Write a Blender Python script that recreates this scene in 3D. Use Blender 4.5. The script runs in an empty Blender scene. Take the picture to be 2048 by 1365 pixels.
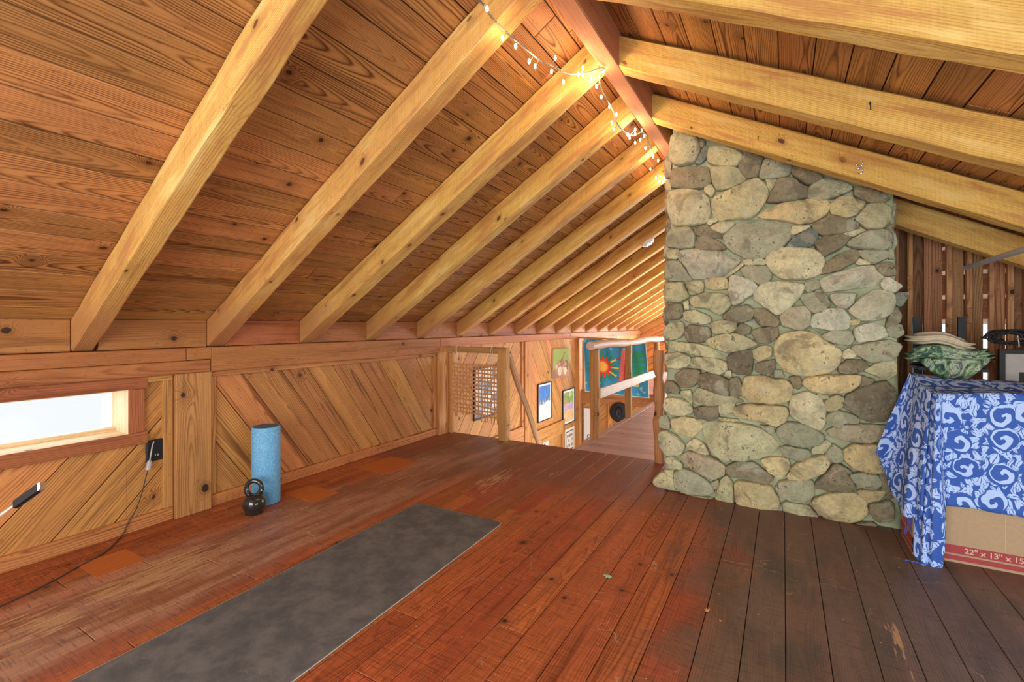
import bpy, bmesh, math, random
from mathutils import Vector, noise as mnoise, Matrix

# ------------------------------------------------------------------ camera, world, lights, exposure
H = 1.07                       # camera height above the loft floor
FPX = 940.0                    # focal length in pixels of the 2048 px wide frame
scn = bpy.context.scene
COL = scn.collection
cam_d = bpy.data.cameras.new('camera'); cam = bpy.data.objects.new('camera', cam_d); COL.objects.link(cam)
cam.location = (0, 0, H); cam.rotation_euler = (math.radians(90), 0, math.radians(30))
cam_d.sensor_width = 36; cam_d.lens = FPX / 2048 * 36; cam_d.shift_y = -32.5 / 2048
cam_d.clip_start = 0.02; cam_d.clip_end = 200
scn.camera = cam

w = bpy.data.worlds.new('world'); scn.world = w; w.use_nodes = True
w.node_tree.nodes['Background'].inputs[0].default_value = (0.93, 0.97, 1.0, 1)
w.node_tree.nodes['Background'].inputs[1].default_value = 0.68

scn.view_settings.view_transform = 'Standard'
scn.view_settings.look = 'None'
scn.view_settings.exposure = 0.68
scn.view_settings.gamma = 1.0
scn.view_settings.use_curve_mapping = False

def area(name, loc, rot, sx, sy, power, color=(1, 1, 1)):
    d = bpy.data.lights.new(name, 'AREA'); d.shape = 'RECTANGLE'; d.size = sx; d.size_y = sy
    d.energy = power; d.color = color
    o = bpy.data.objects.new(name, d); COL.objects.link(o); o.location = loc
    o.rotation_euler = [math.radians(a) for a in rot]
    return o
# daylight entering by the gable window behind the camera, the left strip window,
# and the openings of the far end; the other lamps are added fill
area('gable_window_daylight', (-0.45, -1.74, 1.15), (90, 0, 0), 3.0, 1.7, 82, (0.93, 0.97, 1.0))
area('strip_window_daylight', (-3.10, 0.15, 0.62), (0, -90, 0), 0.2, 1.8, 2, (0.9, 0.96, 1.0))
area('right_side_fill', (1.78, 1.0, 0.45), (0, 90, 0), 0.6, 2.0, 18, (0.86, 0.94, 1.0))  # added side fill; no window is known over the knee wall
area('far_window_daylight', (0.6, 8.6, 0.95), (0, 90, 0), 1.4, 3.6, 120, (0.97, 0.96, 1.0))
area('catwalk_sheen_fill', (-1.5, 11.02, 0.55), (-90, 0, 0), 1.3, 0.8, 45, (0.95, 0.97, 1.0))  # added lamp that lays a pale sheen on the catwalk
area('lower_room_fill', (-1.0, 5.9, -1.6), (180, 0, 0), 0.9, 2.6, 20, (0.95, 0.94, 1.0))  # added fill in the lower room, under the catwalk, pointing up
area('stairwell_fill', (-1.62, 5.2, -0.75), (0, 90, 0), 1.1, 2.8, 19, (0.93, 0.93, 1.0))  # added lamp that brightens the stairwell wall

# ------------------------------------------------------------------ helpers
rnd = random.Random(7)
C30, S30 = math.cos(math.radians(30)), 0.5
def ray(px, py):
    u = (px - 1024) / FPX; v = (650 - py) / FPX
    return Vector((-S30 + C30 * u, C30 + S30 * u, v))
def atY(px, py, Y):
    r = ray(px, py); s = Y / r.y
    return Vector((r.x * s, Y, H + r.z * s))
def atX(px, py, X):
    r = ray(px, py); s = X / r.x
    return Vector((X, r.y * s, H + r.z * s))
def atZ(px, py, z):
    r = ray(px, py); s = (z - H) / r.z
    return Vector((r.x * s, r.y * s, z))

def tag(o, label=None, cat=None, group=None, kind=None):
    if label: o['label'] = label
    if cat: o['category'] = cat
    if group: o['group'] = group
    if kind: o['kind'] = kind
    return o
def empty(name, loc=(0, 0, 0), label=None, cat=None, group=None):
    o = bpy.data.objects.new(name, None); COL.objects.link(o); o.location = loc
    o.empty_display_size = 0.05
    return tag(o, label, cat, group)

class MB:
    """collects faces with a metric wood UV, a tone UV and a colour; builds one mesh object"""
    def __init__(s): s.v = []; s.f = []; s.uv = []; s.t = []; s.c = []; s.anycol = False
    def face(s, pts, uvs=None, tone=(0.5, 0.5), col=None):
        b = len(s.v); s.v += [tuple(p) for p in pts]; s.f.append(tuple(range(b, b + len(pts))))
        s.uv += list(uvs) if uvs else [(p[0], p[1]) for p in pts]
        s.t += [tone] * len(pts)
        if col is not None: s.anycol = True
        s.c += [col or (1, 1, 1)] * len(pts)
    def grid(s, P, UV=None, tone=(0.5, 0.5), col=None, closed=False):
        """P[i][j] rows of points"""
        b = len(s.v); n, m = len(P), len(P[0])
        for r_ in P: s.v += [tuple(p) for p in r_]
        for i in range(n - 1):
            for j in range(m if closed else m - 1):
                j2 = (j + 1) % m
                idx = (b + i * m + j, b + i * m + j2, b + (i + 1) * m + j2, b + (i + 1) * m + j)
                s.f.append(idx)
                ij = ((i, j), (i, j + 1 if closed else j2), (i + 1, j + 1 if closed else j2), (i + 1, j))
                for (a, c_) in ij:
                    s.uv.append(UV(a, c_) if UV else (a, c_))
                    s.t.append(tone)
                    if callable(col): s.c.append(col(i, j)); s.anycol = True
                    elif col is not None: s.c.append(col); s.anycol = True
                    else: s.c.append((1, 1, 1))
    def cap(s, pts, uvs=None, tone=(0.5, 0.5), col=None): s.face(pts, uvs, tone, col)
    def build(s, name, mat, parent=None, smooth=False, loc=None, weld=False):
        me = bpy.data.meshes.new(name)
        o = bpy.data.objects.new(name, me); COL.objects.link(o)
        off = Vector((0, 0, 0))
        if parent is not None:
            o.parent = parent; off = Vector(parent.location) if parent.parent is None else Vector(parent.location) + Vector(parent.parent.location)
            if parent.type == 'MESH': off = Vector(parent.get('_org', (0, 0, 0)))
        if loc is not None and parent is None: off = Vector(loc); o.location = loc
        vs = [(x - off.x, y - off.y, z - off.z) for x, y, z in s.v]
        me.from_pydata(vs, [], s.f)
        u1 = me.uv_layers.new(name='UVMap'); u2 = me.uv_layers.new(name='Tone')
        u1.data.foreach_set('uv', [c for p in s.uv for c in p])
        u2.data.foreach_set('uv', [c for p in s.t for c in p])
        if s.anycol:
            ca = me.color_attributes.new('Col', 'FLOAT_COLOR', 'CORNER')
            ca.data.foreach_set('color', [x for c in s.c for x in (c[0], c[1], c[2], 1.0)])
        me.materials.append(mat)
        bm = bmesh.new(); bm.from_mesh(me)
        if weld: bmesh.ops.remove_doubles(bm, verts=bm.verts, dist=1e-5)
        bmesh.ops.recalc_face_normals(bm, faces=bm.faces)
        bm.to_mesh(me); bm.free()
        if smooth: me.polygons.foreach_set('use_smooth', [True] * len(me.polygons))
        me.update()
        return o

def clip(poly, nx, ny, d):
    """keep nx*x+ny*y <= d"""
    out = []
    for i in range(len(poly)):
        a, b = poly[i], poly[(i + 1) % len(poly)]
        da = nx * a[0] + ny * a[1] - d; db = nx * b[0] + ny * b[1] - d
        if da <= 0: out.append(a)
        if (da < 0 < db) or (db < 0 < da):
            t = da / (da - db); out.append((a[0] + t * (b[0] - a[0]), a[1] + t * (b[1] - a[1])))
    return out
def parea(p):
    return 0.5 * sum(p[i][0] * p[(i + 1) % len(p)][1] - p[(i + 1) % len(p)][0] * p[i][1] for i in range(len(p)))
def inset(poly, d):
    if parea(poly) < 0: poly = poly[::-1]
    out = poly[:]
    n = len(poly)
    for i in range(n):
        a, b = poly[i], poly[(i + 1) % n]
        dx, dy = b[0] - a[0], b[1] - a[1]; L = math.hypot(dx, dy)
        if L < 1e-6: continue
        nx, ny = dy / L, -dx / L
        out = clip(out, nx, ny, nx * a[0] + ny * a[1] - d)
        if len(out) < 3: return []
    return out
def slab(mb, poly, fr, th, ang, bc, tone, bev=0.0018, aoff=0.0):
    """convex polygon poly in frame fr=(O,U,V,N) raised th below the face; ang = grain direction"""
    O, U, V, N = fr
    ca, sa = math.cos(ang), math.sin(ang)
    if parea(poly) < 0: poly = poly[::-1]
    pin = inset(poly, bev)
    if len(pin) < 3 or abs(parea(pin)) < 2e-5: return
    P = lambda p, z: O + U * p[0] + V * p[1] + N * z
    uv = lambda p, e=0: (p[0] * ca + p[1] * sa + aoff, -p[0] * sa + p[1] * ca - bc + e)
    mb.face([P(p, 0) for p in pin], [uv(p) for p in pin], tone)
    if len(pin) == len(poly):
        k = min(range(len(poly)), key=lambda j: (poly[j][0] - pin[0][0])**2 + (poly[j][1] - pin[0][1])**2)
        po = poly[k:] + poly[:k]
        for i in range(len(po)):
            j = (i + 1) % len(po)
            mb.face([P(pin[i], 0), P(pin[j], 0), P(po[j], -bev), P(po[i], -bev)], [uv(pin[i]), uv(pin[j]), uv(po[j]), uv(po[i])], tone)
            mb.face([P(po[i], -bev), P(po[j], -bev), P(po[j], -th), P(po[i], -th)], [uv(po[i]), uv(po[j]), uv(po[j], th), uv(po[i], th)], tone)
    else:
        for i in range(len(pin)):
            j = (i + 1) % len(pin)
            mb.face([P(pin[i], 0), P(pin[j], 0), P(pin[j], -th), P(pin[i], -th)], [uv(pin[i]), uv(pin[j]), uv(pin[j], th), uv(pin[i], th)], tone)
def hsh(*a):
    x = 0.0
    for i, k in enumerate(a): x += math.sin(k * (12.9898 + 7.13 * i) + 3.1 * i) * 43758.5453
    return x - math.floor(x)
def planked(mb, polys, fr, ang, wd, th=0.02, gap=0.0048, seed=1, joint=None, back=True, jit=0.0, tonefn=None):
    """boards of width wd running at angle ang over a list of convex polygons"""
    ca, sa = math.cos(ang), math.sin(ang)
    O, U, V, N = fr
    allp = [p for q in polys for p in q]
    bs = [-p[0] * sa + p[1] * ca for p in allp]; as_ = [p[0] * ca + p[1] * sa for p in allp]
    k0 = math.floor(min(bs) / wd) - 1; k1 = math.ceil(max(bs) / wd) + 1
    edge = lambda k: k * wd + (hsh(k, seed, 5) - 0.5) * jit * wd
    for k in range(k0, k1):
        b0, b1 = edge(k), edge(k + 1)
        cuts = [min(as_) - 1, max(as_) + 1]
        if joint:
            a = min(as_) - joint * hsh(k, seed)
            cuts = [min(as_) - 1]
            n = 0
            while a < max(as_):
                a += joint * (0.6 + 0.8 * hsh(k, seed, n + 9)); n += 1
                cuts.append(a)
        for c in range(len(cuts) - 1):
            tone = (hsh(k, seed, c + 40), hsh(k, seed, c + 80))
            for q in polys:
                p = clip(q, -(-sa), -ca, -(b0 + gap / 2)); 
                if len(p) < 3: continue
                p = clip(p, -sa, ca, b1 - gap / 2)
                if len(p) < 3: continue
                p = clip(p, -ca, -sa, -(cuts[c] + gap / 2))
                if len(p) < 3: continue
                p = clip(p, ca, sa, cuts[c + 1] - gap / 2)
                if len(p) < 3 or abs(parea(p)) < 1e-4: continue
                cx = sum(t[0] for t in p) / len(p); cy = sum(t[1] for t in p) / len(p)
                tn = tonefn(cx, cy, tone) if tonefn else tone
                slab(mb, p, fr, th, ang, (b0 + b1) / 2, tn, aoff=tone[1] * 17)
    if back:
        for q in polys:
            mb.face([O + U * p[0] + V * p[1] - N * th * 0.85 for p in q], [(p[0], 0.003) for p in q], (-1.0, 0.5))
            mb.face([O + U * p[0] + V * p[1] - N * (th + 0.02) for p in q], [(p[0], p[1]) for p in q], (0.3, 0.5))

def beam(mb, A, B, wdir, w, h, tone=None, ch=0.004, seg=None, rough=0.0015, seed=0, taper=None):
    """chamfered timber from A to B; wdir = direction of width; A,B are the centre line"""
    A, B = Vector(A), Vector(B); D = (B - A); L = D.length; D.normalize()
    W = Vector(wdir); W = (W - D * W.dot(D)).normalized(); Hh = D.cross(W).normalized()
    tone = tone or (hsh(A.x, A.y, seed), hsh(B.y, B.z, seed + 3))
    hw, hh = w / 2, h / 2
    sec = [(-hw + ch, -hh), (hw - ch, -hh), (hw, -hh + ch), (hw, hh - ch), (hw - ch, hh), (-hw + ch, hh), (-hw, hh - ch), (-hw, -hh + ch)]
    # metric v around: distance along perimeter
    per = [0]
    for i in range(8):
        a, b = sec[i], sec[(i + 1) % 8]; per.append(per[-1] + math.hypot(a[0] - b[0], a[1] - b[1]))
    seg = seg or max(1, int(L / 0.12))
    rows = []
    for i in range(seg + 1):
        t = i / seg; row = []
        for j, (a, b) in enumerate(sec):
            q = A + D * (L * t) + W * a + Hh * b
            n = mnoise.noise_vector(Vector((q.x * 3 + seed, q.y * 3, q.z * 3)))
            n2 = mnoise.noise_vector(q * 14)
            q = q + W * (n.x * rough * 2 + n2.x * rough * .6) + Hh * (n.y * rough * 2 + n2.y * rough * .6)
            row.append(q)
        rows.append(row)
    off = tone[1] * 23
    mb.grid(rows, UV=lambda i, j: (L * i / seg + off, (per[j] % 0.31) - 0.1 + 0.0), tone=tone, closed=True)
    mb.cap(rows[0][::-1], [(s_[0], s_[1]) for s_ in sec][::-1], tone); mb.cap(rows[-1], [(s_[0], s_[1]) for s_ in sec], tone)
def box(mb, x0, x1, y0, y1, z0, z1, tone=(0.5, 0.5), grain='y', col=None, bev=0.0):
    """plain box, grain along an axis"""
    xs, ys, zs = (x0, x1), (y0, y1), (z0, z1)
    V_ = [Vector((xs[i & 1], ys[(i >> 1) & 1], zs[(i >> 2) & 1])) for i in range(8)]
    fs = [(0, 1, 3, 2), (4, 6, 7, 5), (0, 4, 5, 1), (2, 3, 7, 6), (0, 2, 6, 4), (1, 5, 7, 3)]
    ax = {'x': (0, 1, 2), 'y': (1, 0, 2), 'z': (2, 0, 1)}[grain]
    c = [(x0 + x1) / 2, (y0 + y1) / 2, (z0 + z1) / 2]
    for f in fs:
        mb.face([V_[i] for i in f], [(V_[i][ax[0]] + tone[1] * 13, (V_[i][ax[1]] - c[ax[1]]) + (V_[i][ax[2]] - c[ax[2]])) for i in f], tone, col)
def tube(mb, pts, rad, n=8, tone=(0.5, 0.5), col=None, caps=True, nz=0.0, seed=0, flat=1.0):
    pts = [Vector(p) for p in pts]; rows = []; acc = [0]
    ref = Vector((0, 0, 1))
    for i in range(1, len(pts)): acc.append(acc[-1] + (pts[i] - pts[i - 1]).length)
    for i, p in enumerate(pts):
        d = (pts[min(i + 1, len(pts) - 1)] - pts[max(i - 1, 0)]).normalized()
        r_ = ref if abs(d.dot(ref)) < 0.93 else Vector((1, 0, 0))
        a = d.cross(r_).normalized(); b = d.cross(a).normalized()
        R = rad[i] if isinstance(rad, (list, tuple)) else rad
        row = []
        for k in range(n):
            t = 2 * math.pi * k / n; q = p + (a * math.cos(t) * flat + b * math.sin(t)) * R
            if nz: q += (q - p).normalized() * nz * mnoise.noise(q * 9 + Vector((seed, 0, 0)))
            row.append(q)
        rows.append(row)
    R0 = rad[0] if isinstance(rad, (list, tuple)) else rad
    mb.grid(rows, UV=lambda i, j: (acc[i] + tone[1] * 11, (j / n - 0.5) * 2 * math.pi * R0), tone=tone, col=col, closed=True)
    if caps: mb.cap(rows[0][::-1], None, tone, col); mb.cap(rows[-1], None, tone, col)
def lathe(mb, c, prof, n=32, col=None, axis='z', tone=(0.5, 0.5)):
    """prof: list of (r, h)"""
    rows = []
    for r_, h_ in prof:
        row = []
        for k in range(n):
            t = 2 * math.pi * k / n; a, b = r_ * math.cos(t), r_ * math.sin(t)
            v = {'z': (a, b, h_), 'y': (a, h_, b), 'x': (h_, a, b)}[axis]
            row.append(Vector(c) + Vector(v))
        rows.append(row)
    mb.grid(rows, UV=lambda i, j: (j / n, prof[i][1]), closed=True, col=col, tone=tone)
    if prof[0][0] > 1e-4: mb.cap(rows[0][::-1], None, tone, col)
    if prof[-1][0] > 1e-4: mb.cap(rows[-1], None, tone, col)
def smooth_path(pts, n=6):
    pts = [Vector(p) for p in pts]; out = []
    for i in range(len(pts) - 1):
        p0 = pts[max(i - 1, 0)]; p1 = pts[i]; p2 = pts[i + 1]; p3 = pts[min(i + 2, len(pts) - 1)]
        for k in range(n):
            t = k / n
            out.append(0.5 * ((2 * p1) + (-p0 + p2) * t + (2 * p0 - 5 * p1 + 4 * p2 - p3) * t * t + (-p0 + 3 * p1 - 3 * p2 + p3) * t**3))
    out.append(pts[-1]); return out

# ------------------------------------------------------------------ materials
class NT:
    def __init__(s, name):
        s.m = bpy.data.materials.new(name); s.m.use_nodes = True; s.t = s.m.node_tree; s.n = s.t.nodes; s.l = s.t.links
        s.b = s.n['Principled BSDF']
    def new(s, ty, **k):
        x = s.n.new(ty)
        for a, b in k.items(): setattr(x, a, b)
        return x
    def link(s, a, b): s.l.new(a, b)
    def inp(s, sock, v):
        if isinstance(v, (int, float)): sock.default_value = v
        elif isinstance(v, (tuple, list)):
            sock.default_value = tuple(v) + ((1,) if len(v) == 3 and len(sock.default_value) == 4 else ())
        else: s.link(v, sock)
    def math(s, op, a, b=None, c=None, clamp=False):
        x = s.new('ShaderNodeMath', operation=op, use_clamp=clamp); s.inp(x.inputs[0], a)
        if b is not None: s.inp(x.inputs[1], b)
        if c is not None: s.inp(x.inputs[2], c)
        return x.outputs[0]
    def vmath(s, op, a, b=None):
        x = s.new('ShaderNodeVectorMath', operation=op); s.inp(x.inputs[0], a)
        if b is not None: s.inp(x.inputs[1], b)
        return x.outputs['Value'] if op in ('LENGTH', 'DISTANCE', 'DOT_PRODUCT') else x.outputs[0]
    def uv(s, name='UVMap'):
        x = s.new('ShaderNodeUVMap'); x.uv_map = name; sp = s.new('ShaderNodeSeparateXYZ'); s.link(x.outputs[0], sp.inputs[0]); return sp.outputs[0], sp.outputs[1]
    def comb(s, x, y, z=0.0):
        c = s.new('ShaderNodeCombineXYZ'); s.inp(c.inputs[0], x); s.inp(c.inputs[1], y); s.inp(c.inputs[2], z); return c.outputs[0]
    def noise(s, vec, scale, detail=2.0, rough=0.5, dist=0.0):
        x = s.new('ShaderNodeTexNoise'); s.inp(x.inputs['Vector'], vec); x.inputs['Scale'].default_value = scale
        x.inputs['Detail'].default_value = detail; x.inputs['Roughness'].default_value = rough; x.inputs['Distortion'].default_value = dist
        return x.outputs[0]
    def ramp(s, f, stops, interp='LINEAR'):
        x = s.new('ShaderNodeValToRGB'); s.inp(x.inputs[0], f); e = x.color_ramp; e.interpolation = interp
        while len(e.elements) < len(stops): e.elements.new(0.5)
        for el, (p, c) in zip(e.elements, stops):
            el.position = p; el.color = (c, c, c, 1) if isinstance(c, (int, float)) else tuple(c) + (1,)
        return x.outputs[0]
    def mix(s, f, a, b, blend='MIX'):
        x = s.new('ShaderNodeMix', data_type='RGBA', blend_type=blend); s.inp(x.inputs[0], f); s.inp(x.inputs[6], a); s.inp(x.inputs[7], b); return x.outputs[2]
    def hsv(s, c, h=0.5, sat=1.0, v=1.0):
        x = s.new('ShaderNodeHueSaturation'); s.inp(x.inputs['Color'], c); s.inp(x.inputs['Hue'], h); s.inp(x.inputs['Saturation'], sat); s.inp(x.inputs['Value'], v); return x.outputs[0]
    def bump(s, hgt, strength=0.3, dist=0.002):
        x = s.new('ShaderNodeBump'); s.link(hgt, x.inputs['Height']); x.inputs['Strength'].default_value = strength; x.inputs['Distance'].default_value = dist
        s.link(x.outputs[0], s.b.inputs['Normal'])
    def mrange(s, v, a, b, c=0.0, d=1.0):
        x = s.new('ShaderNodeMapRange'); x.interpolation_type = 'SMOOTHSTEP'; s.inp(x.inputs[0], v); x.inputs[1].default_value = a; x.inputs[2].default_value = b; x.inputs[3].default_value = c; x.inputs[4].default_value = d; return x.outputs[0]

def wood(name, light, dark, dens=90, contrast=0.75, knot=0.55, rough=0.55, toneamt=0.25, hueamt=0.02, redmix=None, blotch=0.25, kerf=0.0, streak=0.5, ksize=1.0, kcol=(0.05, 0.02, 0.008), extra=None, spec=0.35, coat=0.0):
    T = NT(name)
    a, b = T.uv(); t, r = T.uv('Tone')
    seedv = T.math('MULTIPLY', r, 31.7)
    # knots
    kv = T.comb(T.math('MULTIPLY', a, 3.3), T.math('MULTIPLY', T.math('ADD', b, T.math('MULTIPLY', r, 3.0)), 3.9), seedv)
    vo = T.new('ShaderNodeTexVoronoi', voronoi_dimensions='2D'); T.link(kv, vo.inputs['Vector']); vo.inputs['Scale'].default_value = 1.0
    dst = vo.outputs['Distance']; sp = T.new('ShaderNodeSeparateColor'); T.link(vo.outputs['Color'], sp.inputs[0])
    on = T.math('LESS_THAN', sp.outputs[0], knot)
    size = T.math('MULTIPLY_ADD', sp.outputs[1], 0.050 * ksize, 0.020 * ksize)
    kd = T.math('ADD', dst, T.math('MULTIPLY', T.math('SUBTRACT', T.noise(T.comb(a, b, seedv), 60, 2), 0.5), 0.03))
    kn = T.math('MULTIPLY', on, T.math('SUBTRACT', 1.0, T.math('DIVIDE', kd, size), clamp=True))
    kmask = T.mrange(kn, 0.0, 0.45)
    halo = T.math('MULTIPLY', on, T.mrange(dst, 0.0, 0.24 * ksize, 1.0, 0.0))
    # growth rings
    und = T.noise(T.comb(T.math('MULTIPLY', a, 0.55), T.math('MULTIPLY', b, 1.2), seedv), 1.0, 2, 0.5)
    wob = T.noise(T.comb(T.math('MULTIPLY', a, 2.2), T.math('MULTIPLY', b, 9), seedv), 1.0, 2.5, 0.55)
    b2 = T.math('ADD', b, T.math('MULTIPLY_ADD', r, 0.10, -0.05))
    b2 = T.math('ADD', b2, T.math('MULTIPLY_ADD', wob, 0.016, -0.008))
    d = T.math('MULTIPLY_ADD', und, 0.26, -0.10)
    rr = T.math('SQRT', T.math('ADD', T.math('MULTIPLY', b2, b2), T.math('MULTIPLY', d, d)))
    rr = T.math('ADD', rr, T.math('MULTIPLY', T.math('MULTIPLY', halo, halo), 0.05))
    ph = T.math('FRACT', T.math('MULTIPLY', rr, dens))
    ring = T.ramp(ph, [(0.0, 0.45), (0.12, 0.0), (0.5, 0.08), (0.74, 0.5), (0.88, 1.0), (1.0, 0.55)])
    stre = T.noise(T.comb(T.math('MULTIPLY', a, 3.0), T.math('MULTIPLY', b, 160), seedv), 1.0, 3, 0.65)
    fac = T.math('MULTIPLY', ring, contrast)
    rmod = T.noise(T.comb(T.math('MULTIPLY', a, 0.7), T.math('MULTIPLY', b, 14), seedv), 1.0, 2, 0.5)
    fac = T.math('MULTIPLY', fac, T.mrange(rmod, 0.3, 0.62, 0.35, 1.15))
    fac = T.math('ADD', fac, T.math('MULTIPLY_ADD', stre, 0.9, -0.40))
    fac = T.math('ADD', fac, T.math('MULTIPLY', halo, 0.28), clamp=True)
    c = T.mix(fac, light, dark)
    bl = T.noise(T.comb(T.math('MULTIPLY', a, 1.4), T.math('MULTIPLY', b, 5), seedv), 1.3, 3, 0.6)
    # dark resin streaks and mill dirt
    rs = T.noise(T.comb(T.math('MULTIPLY', a, 1.1), T.math('MULTIPLY', b, 26), T.math('ADD', seedv, 5.0)), 1.0, 4, 0.62)
    c = T.mix(T.math('MULTIPLY', T.mrange(rs, 0.54, 0.70), streak), c, tuple(x * 0.62 for x in dark))
    c = T.mix(T.math('MULTIPLY', T.mrange(rs, 0.46, 0.32), streak * 0.45), c, tuple(min(1, x * 1.35) for x in light))
    gr = T.noise(T.comb(T.math('MULTIPLY', a, 40), T.math('MULTIPLY', b, 90), seedv), 1.0, 3, 0.7)
    c = T.mix(T.mrange(gr, 0.56, 0.74, 0.0, 0.55), c, tuple(x * 0.7 for x in dark))
    kring = T.math('MULTIPLY', on, T.math('SUBTRACT', 1.0, T.math('ABSOLUTE', T.math('MULTIPLY', T.math('SUBTRACT', T.math('DIVIDE', kd, size), 1.15), 5.0)), clamp=True))
    c = T.mix(T.math('MULTIPLY', kring, 0.6), c, tuple(x * 0.8 for x in dark))
    if redmix: c = T.mix(T.math('MULTIPLY', T.mrange(bl, 0.42, 0.72), redmix[1]), c, redmix[0], 'MULTIPLY')
    val = T.math('ADD', T.math('MULTIPLY_ADD', t, toneamt, 1.0 - toneamt / 2), T.math('MULTIPLY_ADD', bl, blotch, -blotch / 2))
    if kerf:
        kf = T.noise(T.comb(T.math('MULTIPLY', a, 170), T.math('MULTIPLY', b, 4), seedv), 1.0, 1, 0.4)
        val = T.math('MULTIPLY', val, T.math('MULTIPLY_ADD', kf, kerf, 1 - kerf * 0.5))
    c = T.hsv(c, T.math('MULTIPLY_ADD', r, hueamt, 0.5 - hueamt / 2), 1.0, val)
    c = T.mix(kmask, c, kcol)
    if extra: c = extra(T, c, a, b, t, r)
    # gaps between boards carry tone < 0: raw dark unstained edge
    c = T.mix(T.math('LESS_THAN', t, -0.5), c, (0.02, 0.009, 0.004))
    T.link(c, T.b.inputs['Base Color']); T.b.inputs['Roughness'].default_value = rough
    T.b.inputs['Specular IOR Level'].default_value = spec
    if coat: T.b.inputs['Coat Weight'].default_value = coat; T.b.inputs['Coat Roughness'].default_value = 0.25
    T.bump(T.math('SUBTRACT', T.math('MULTIPLY', stre, 0.8), T.math('MULTIPLY', ring, 0.5)), 0.6, 0.0016)
    return T.m

def rafter_extra(T, c, a, b, t, r):
    n = T.noise(T.comb(T.math('MULTIPLY', a, 1.6), T.math('MULTIPLY', b, 9), T.math('MULTIPLY', r, 40)), 1.6, 4, 0.62)
    c = T.mix(T.math('MULTIPLY', T.mrange(n, 0.50, 0.66), 0.75), c, (0.50, 0.21, 0.065))
    c = T.mix(T.math('MULTIPLY', T.mrange(n, 0.47, 0.34), 0.6), c, (0.86, 0.62, 0.22))
    g = T.new('ShaderNodeNewGeometry'); sp = T.new('ShaderNodeSeparateXYZ'); T.link(g.outputs['Position'], sp.inputs[0])
    # old red stain that ran onto the rafter feet
    return T.mix(T.math('MULTIPLY', T.mrange(T.math('ADD', sp.outputs[2], T.math('MULTIPLY', n, 0.5)), 1.52, 1.28), 0.7), c, (0.42, 0.165, 0.065))
M = {}
M['ceil'] = wood('ceiling_boards', (0.53, 0.250, 0.078), (0.13, 0.040, 0.010), dens=150, contrast=0.95, toneamt=0.40, hueamt=0.016, blotch=0.5, rough=0.5, knot=0.5)
M['rafter'] = wood('rafter_pine', (0.76, 0.46, 0.115), (0.42, 0.195, 0.040), dens=120, contrast=0.6, toneamt=0.22, hueamt=0.02, blotch=0.5, rough=0.7, knot=0.5, kerf=0.3, streak=0.3, ksize=1.15, kcol=(0.14, 0.05, 0.015), extra=rafter_extra)
M['ridge'] = wood('ridge_timber', (0.50, 0.215, 0.10), (0.27, 0.10, 0.04), dens=90, contrast=0.45, toneamt=0.15, blotch=0.4, rough=0.75, knot=0.35)
M['wall'] = wood('wall_boards', (0.60, 0.275, 0.078), (0.24, 0.078, 0.019), dens=95, contrast=0.8, toneamt=0.34, hueamt=0.02, blotch=0.6, rough=0.55, knot=0.5, streak=0.7, kcol=(0.10, 0.03, 0.01))
M['plate'] = wood('plate_timber', (0.44, 0.170, 0.054), (0.21, 0.060, 0.017), dens=120, contrast=0.6, toneamt=0.25, blotch=0.5, rough=0.55, knot=0.55, ksize=1.3)
M['post'] = wood('post_timber', (0.54, 0.28, 0.085), (0.24, 0.09, 0.023), dens=90, contrast=0.7, toneamt=0.25, blotch=0.5, rough=0.65, knot=0.6, ksize=1.6)
M['log'] = wood('peeled_log', (0.50, 0.27, 0.10), (0.26, 0.11, 0.035), dens=60, contrast=0.5, toneamt=0.3, blotch=0.6, rough=0.6, knot=0.6)
M['palelog'] = wood('pale_peeled_log', (0.72, 0.52, 0.38), (0.42, 0.22, 0.12), dens=60, contrast=0.35, toneamt=0.1, blotch=0.5, rough=0.5, knot=0.4)
M['palewood'] = wood('pale_board', (0.80, 0.68, 0.56), (0.62, 0.45, 0.32), dens=60, contrast=0.35, toneamt=0.1, blotch=0.2, rough=0.5, knot=0.2)
M['darkboard'] = wood('rough_dark_boards', (0.36, 0.175, 0.075), (0.12, 0.045, 0.018), dens=90, contrast=0.7, toneamt=0.95, blotch=0.6, rough=0.75, knot=0.5, kerf=0.3)
M['sash'] = wood('sash_pine', (0.78, 0.60, 0.36), (0.55, 0.36, 0.17), dens=60, contrast=0.35, toneamt=0.1, rough=0.6, knot=0.1)

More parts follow.
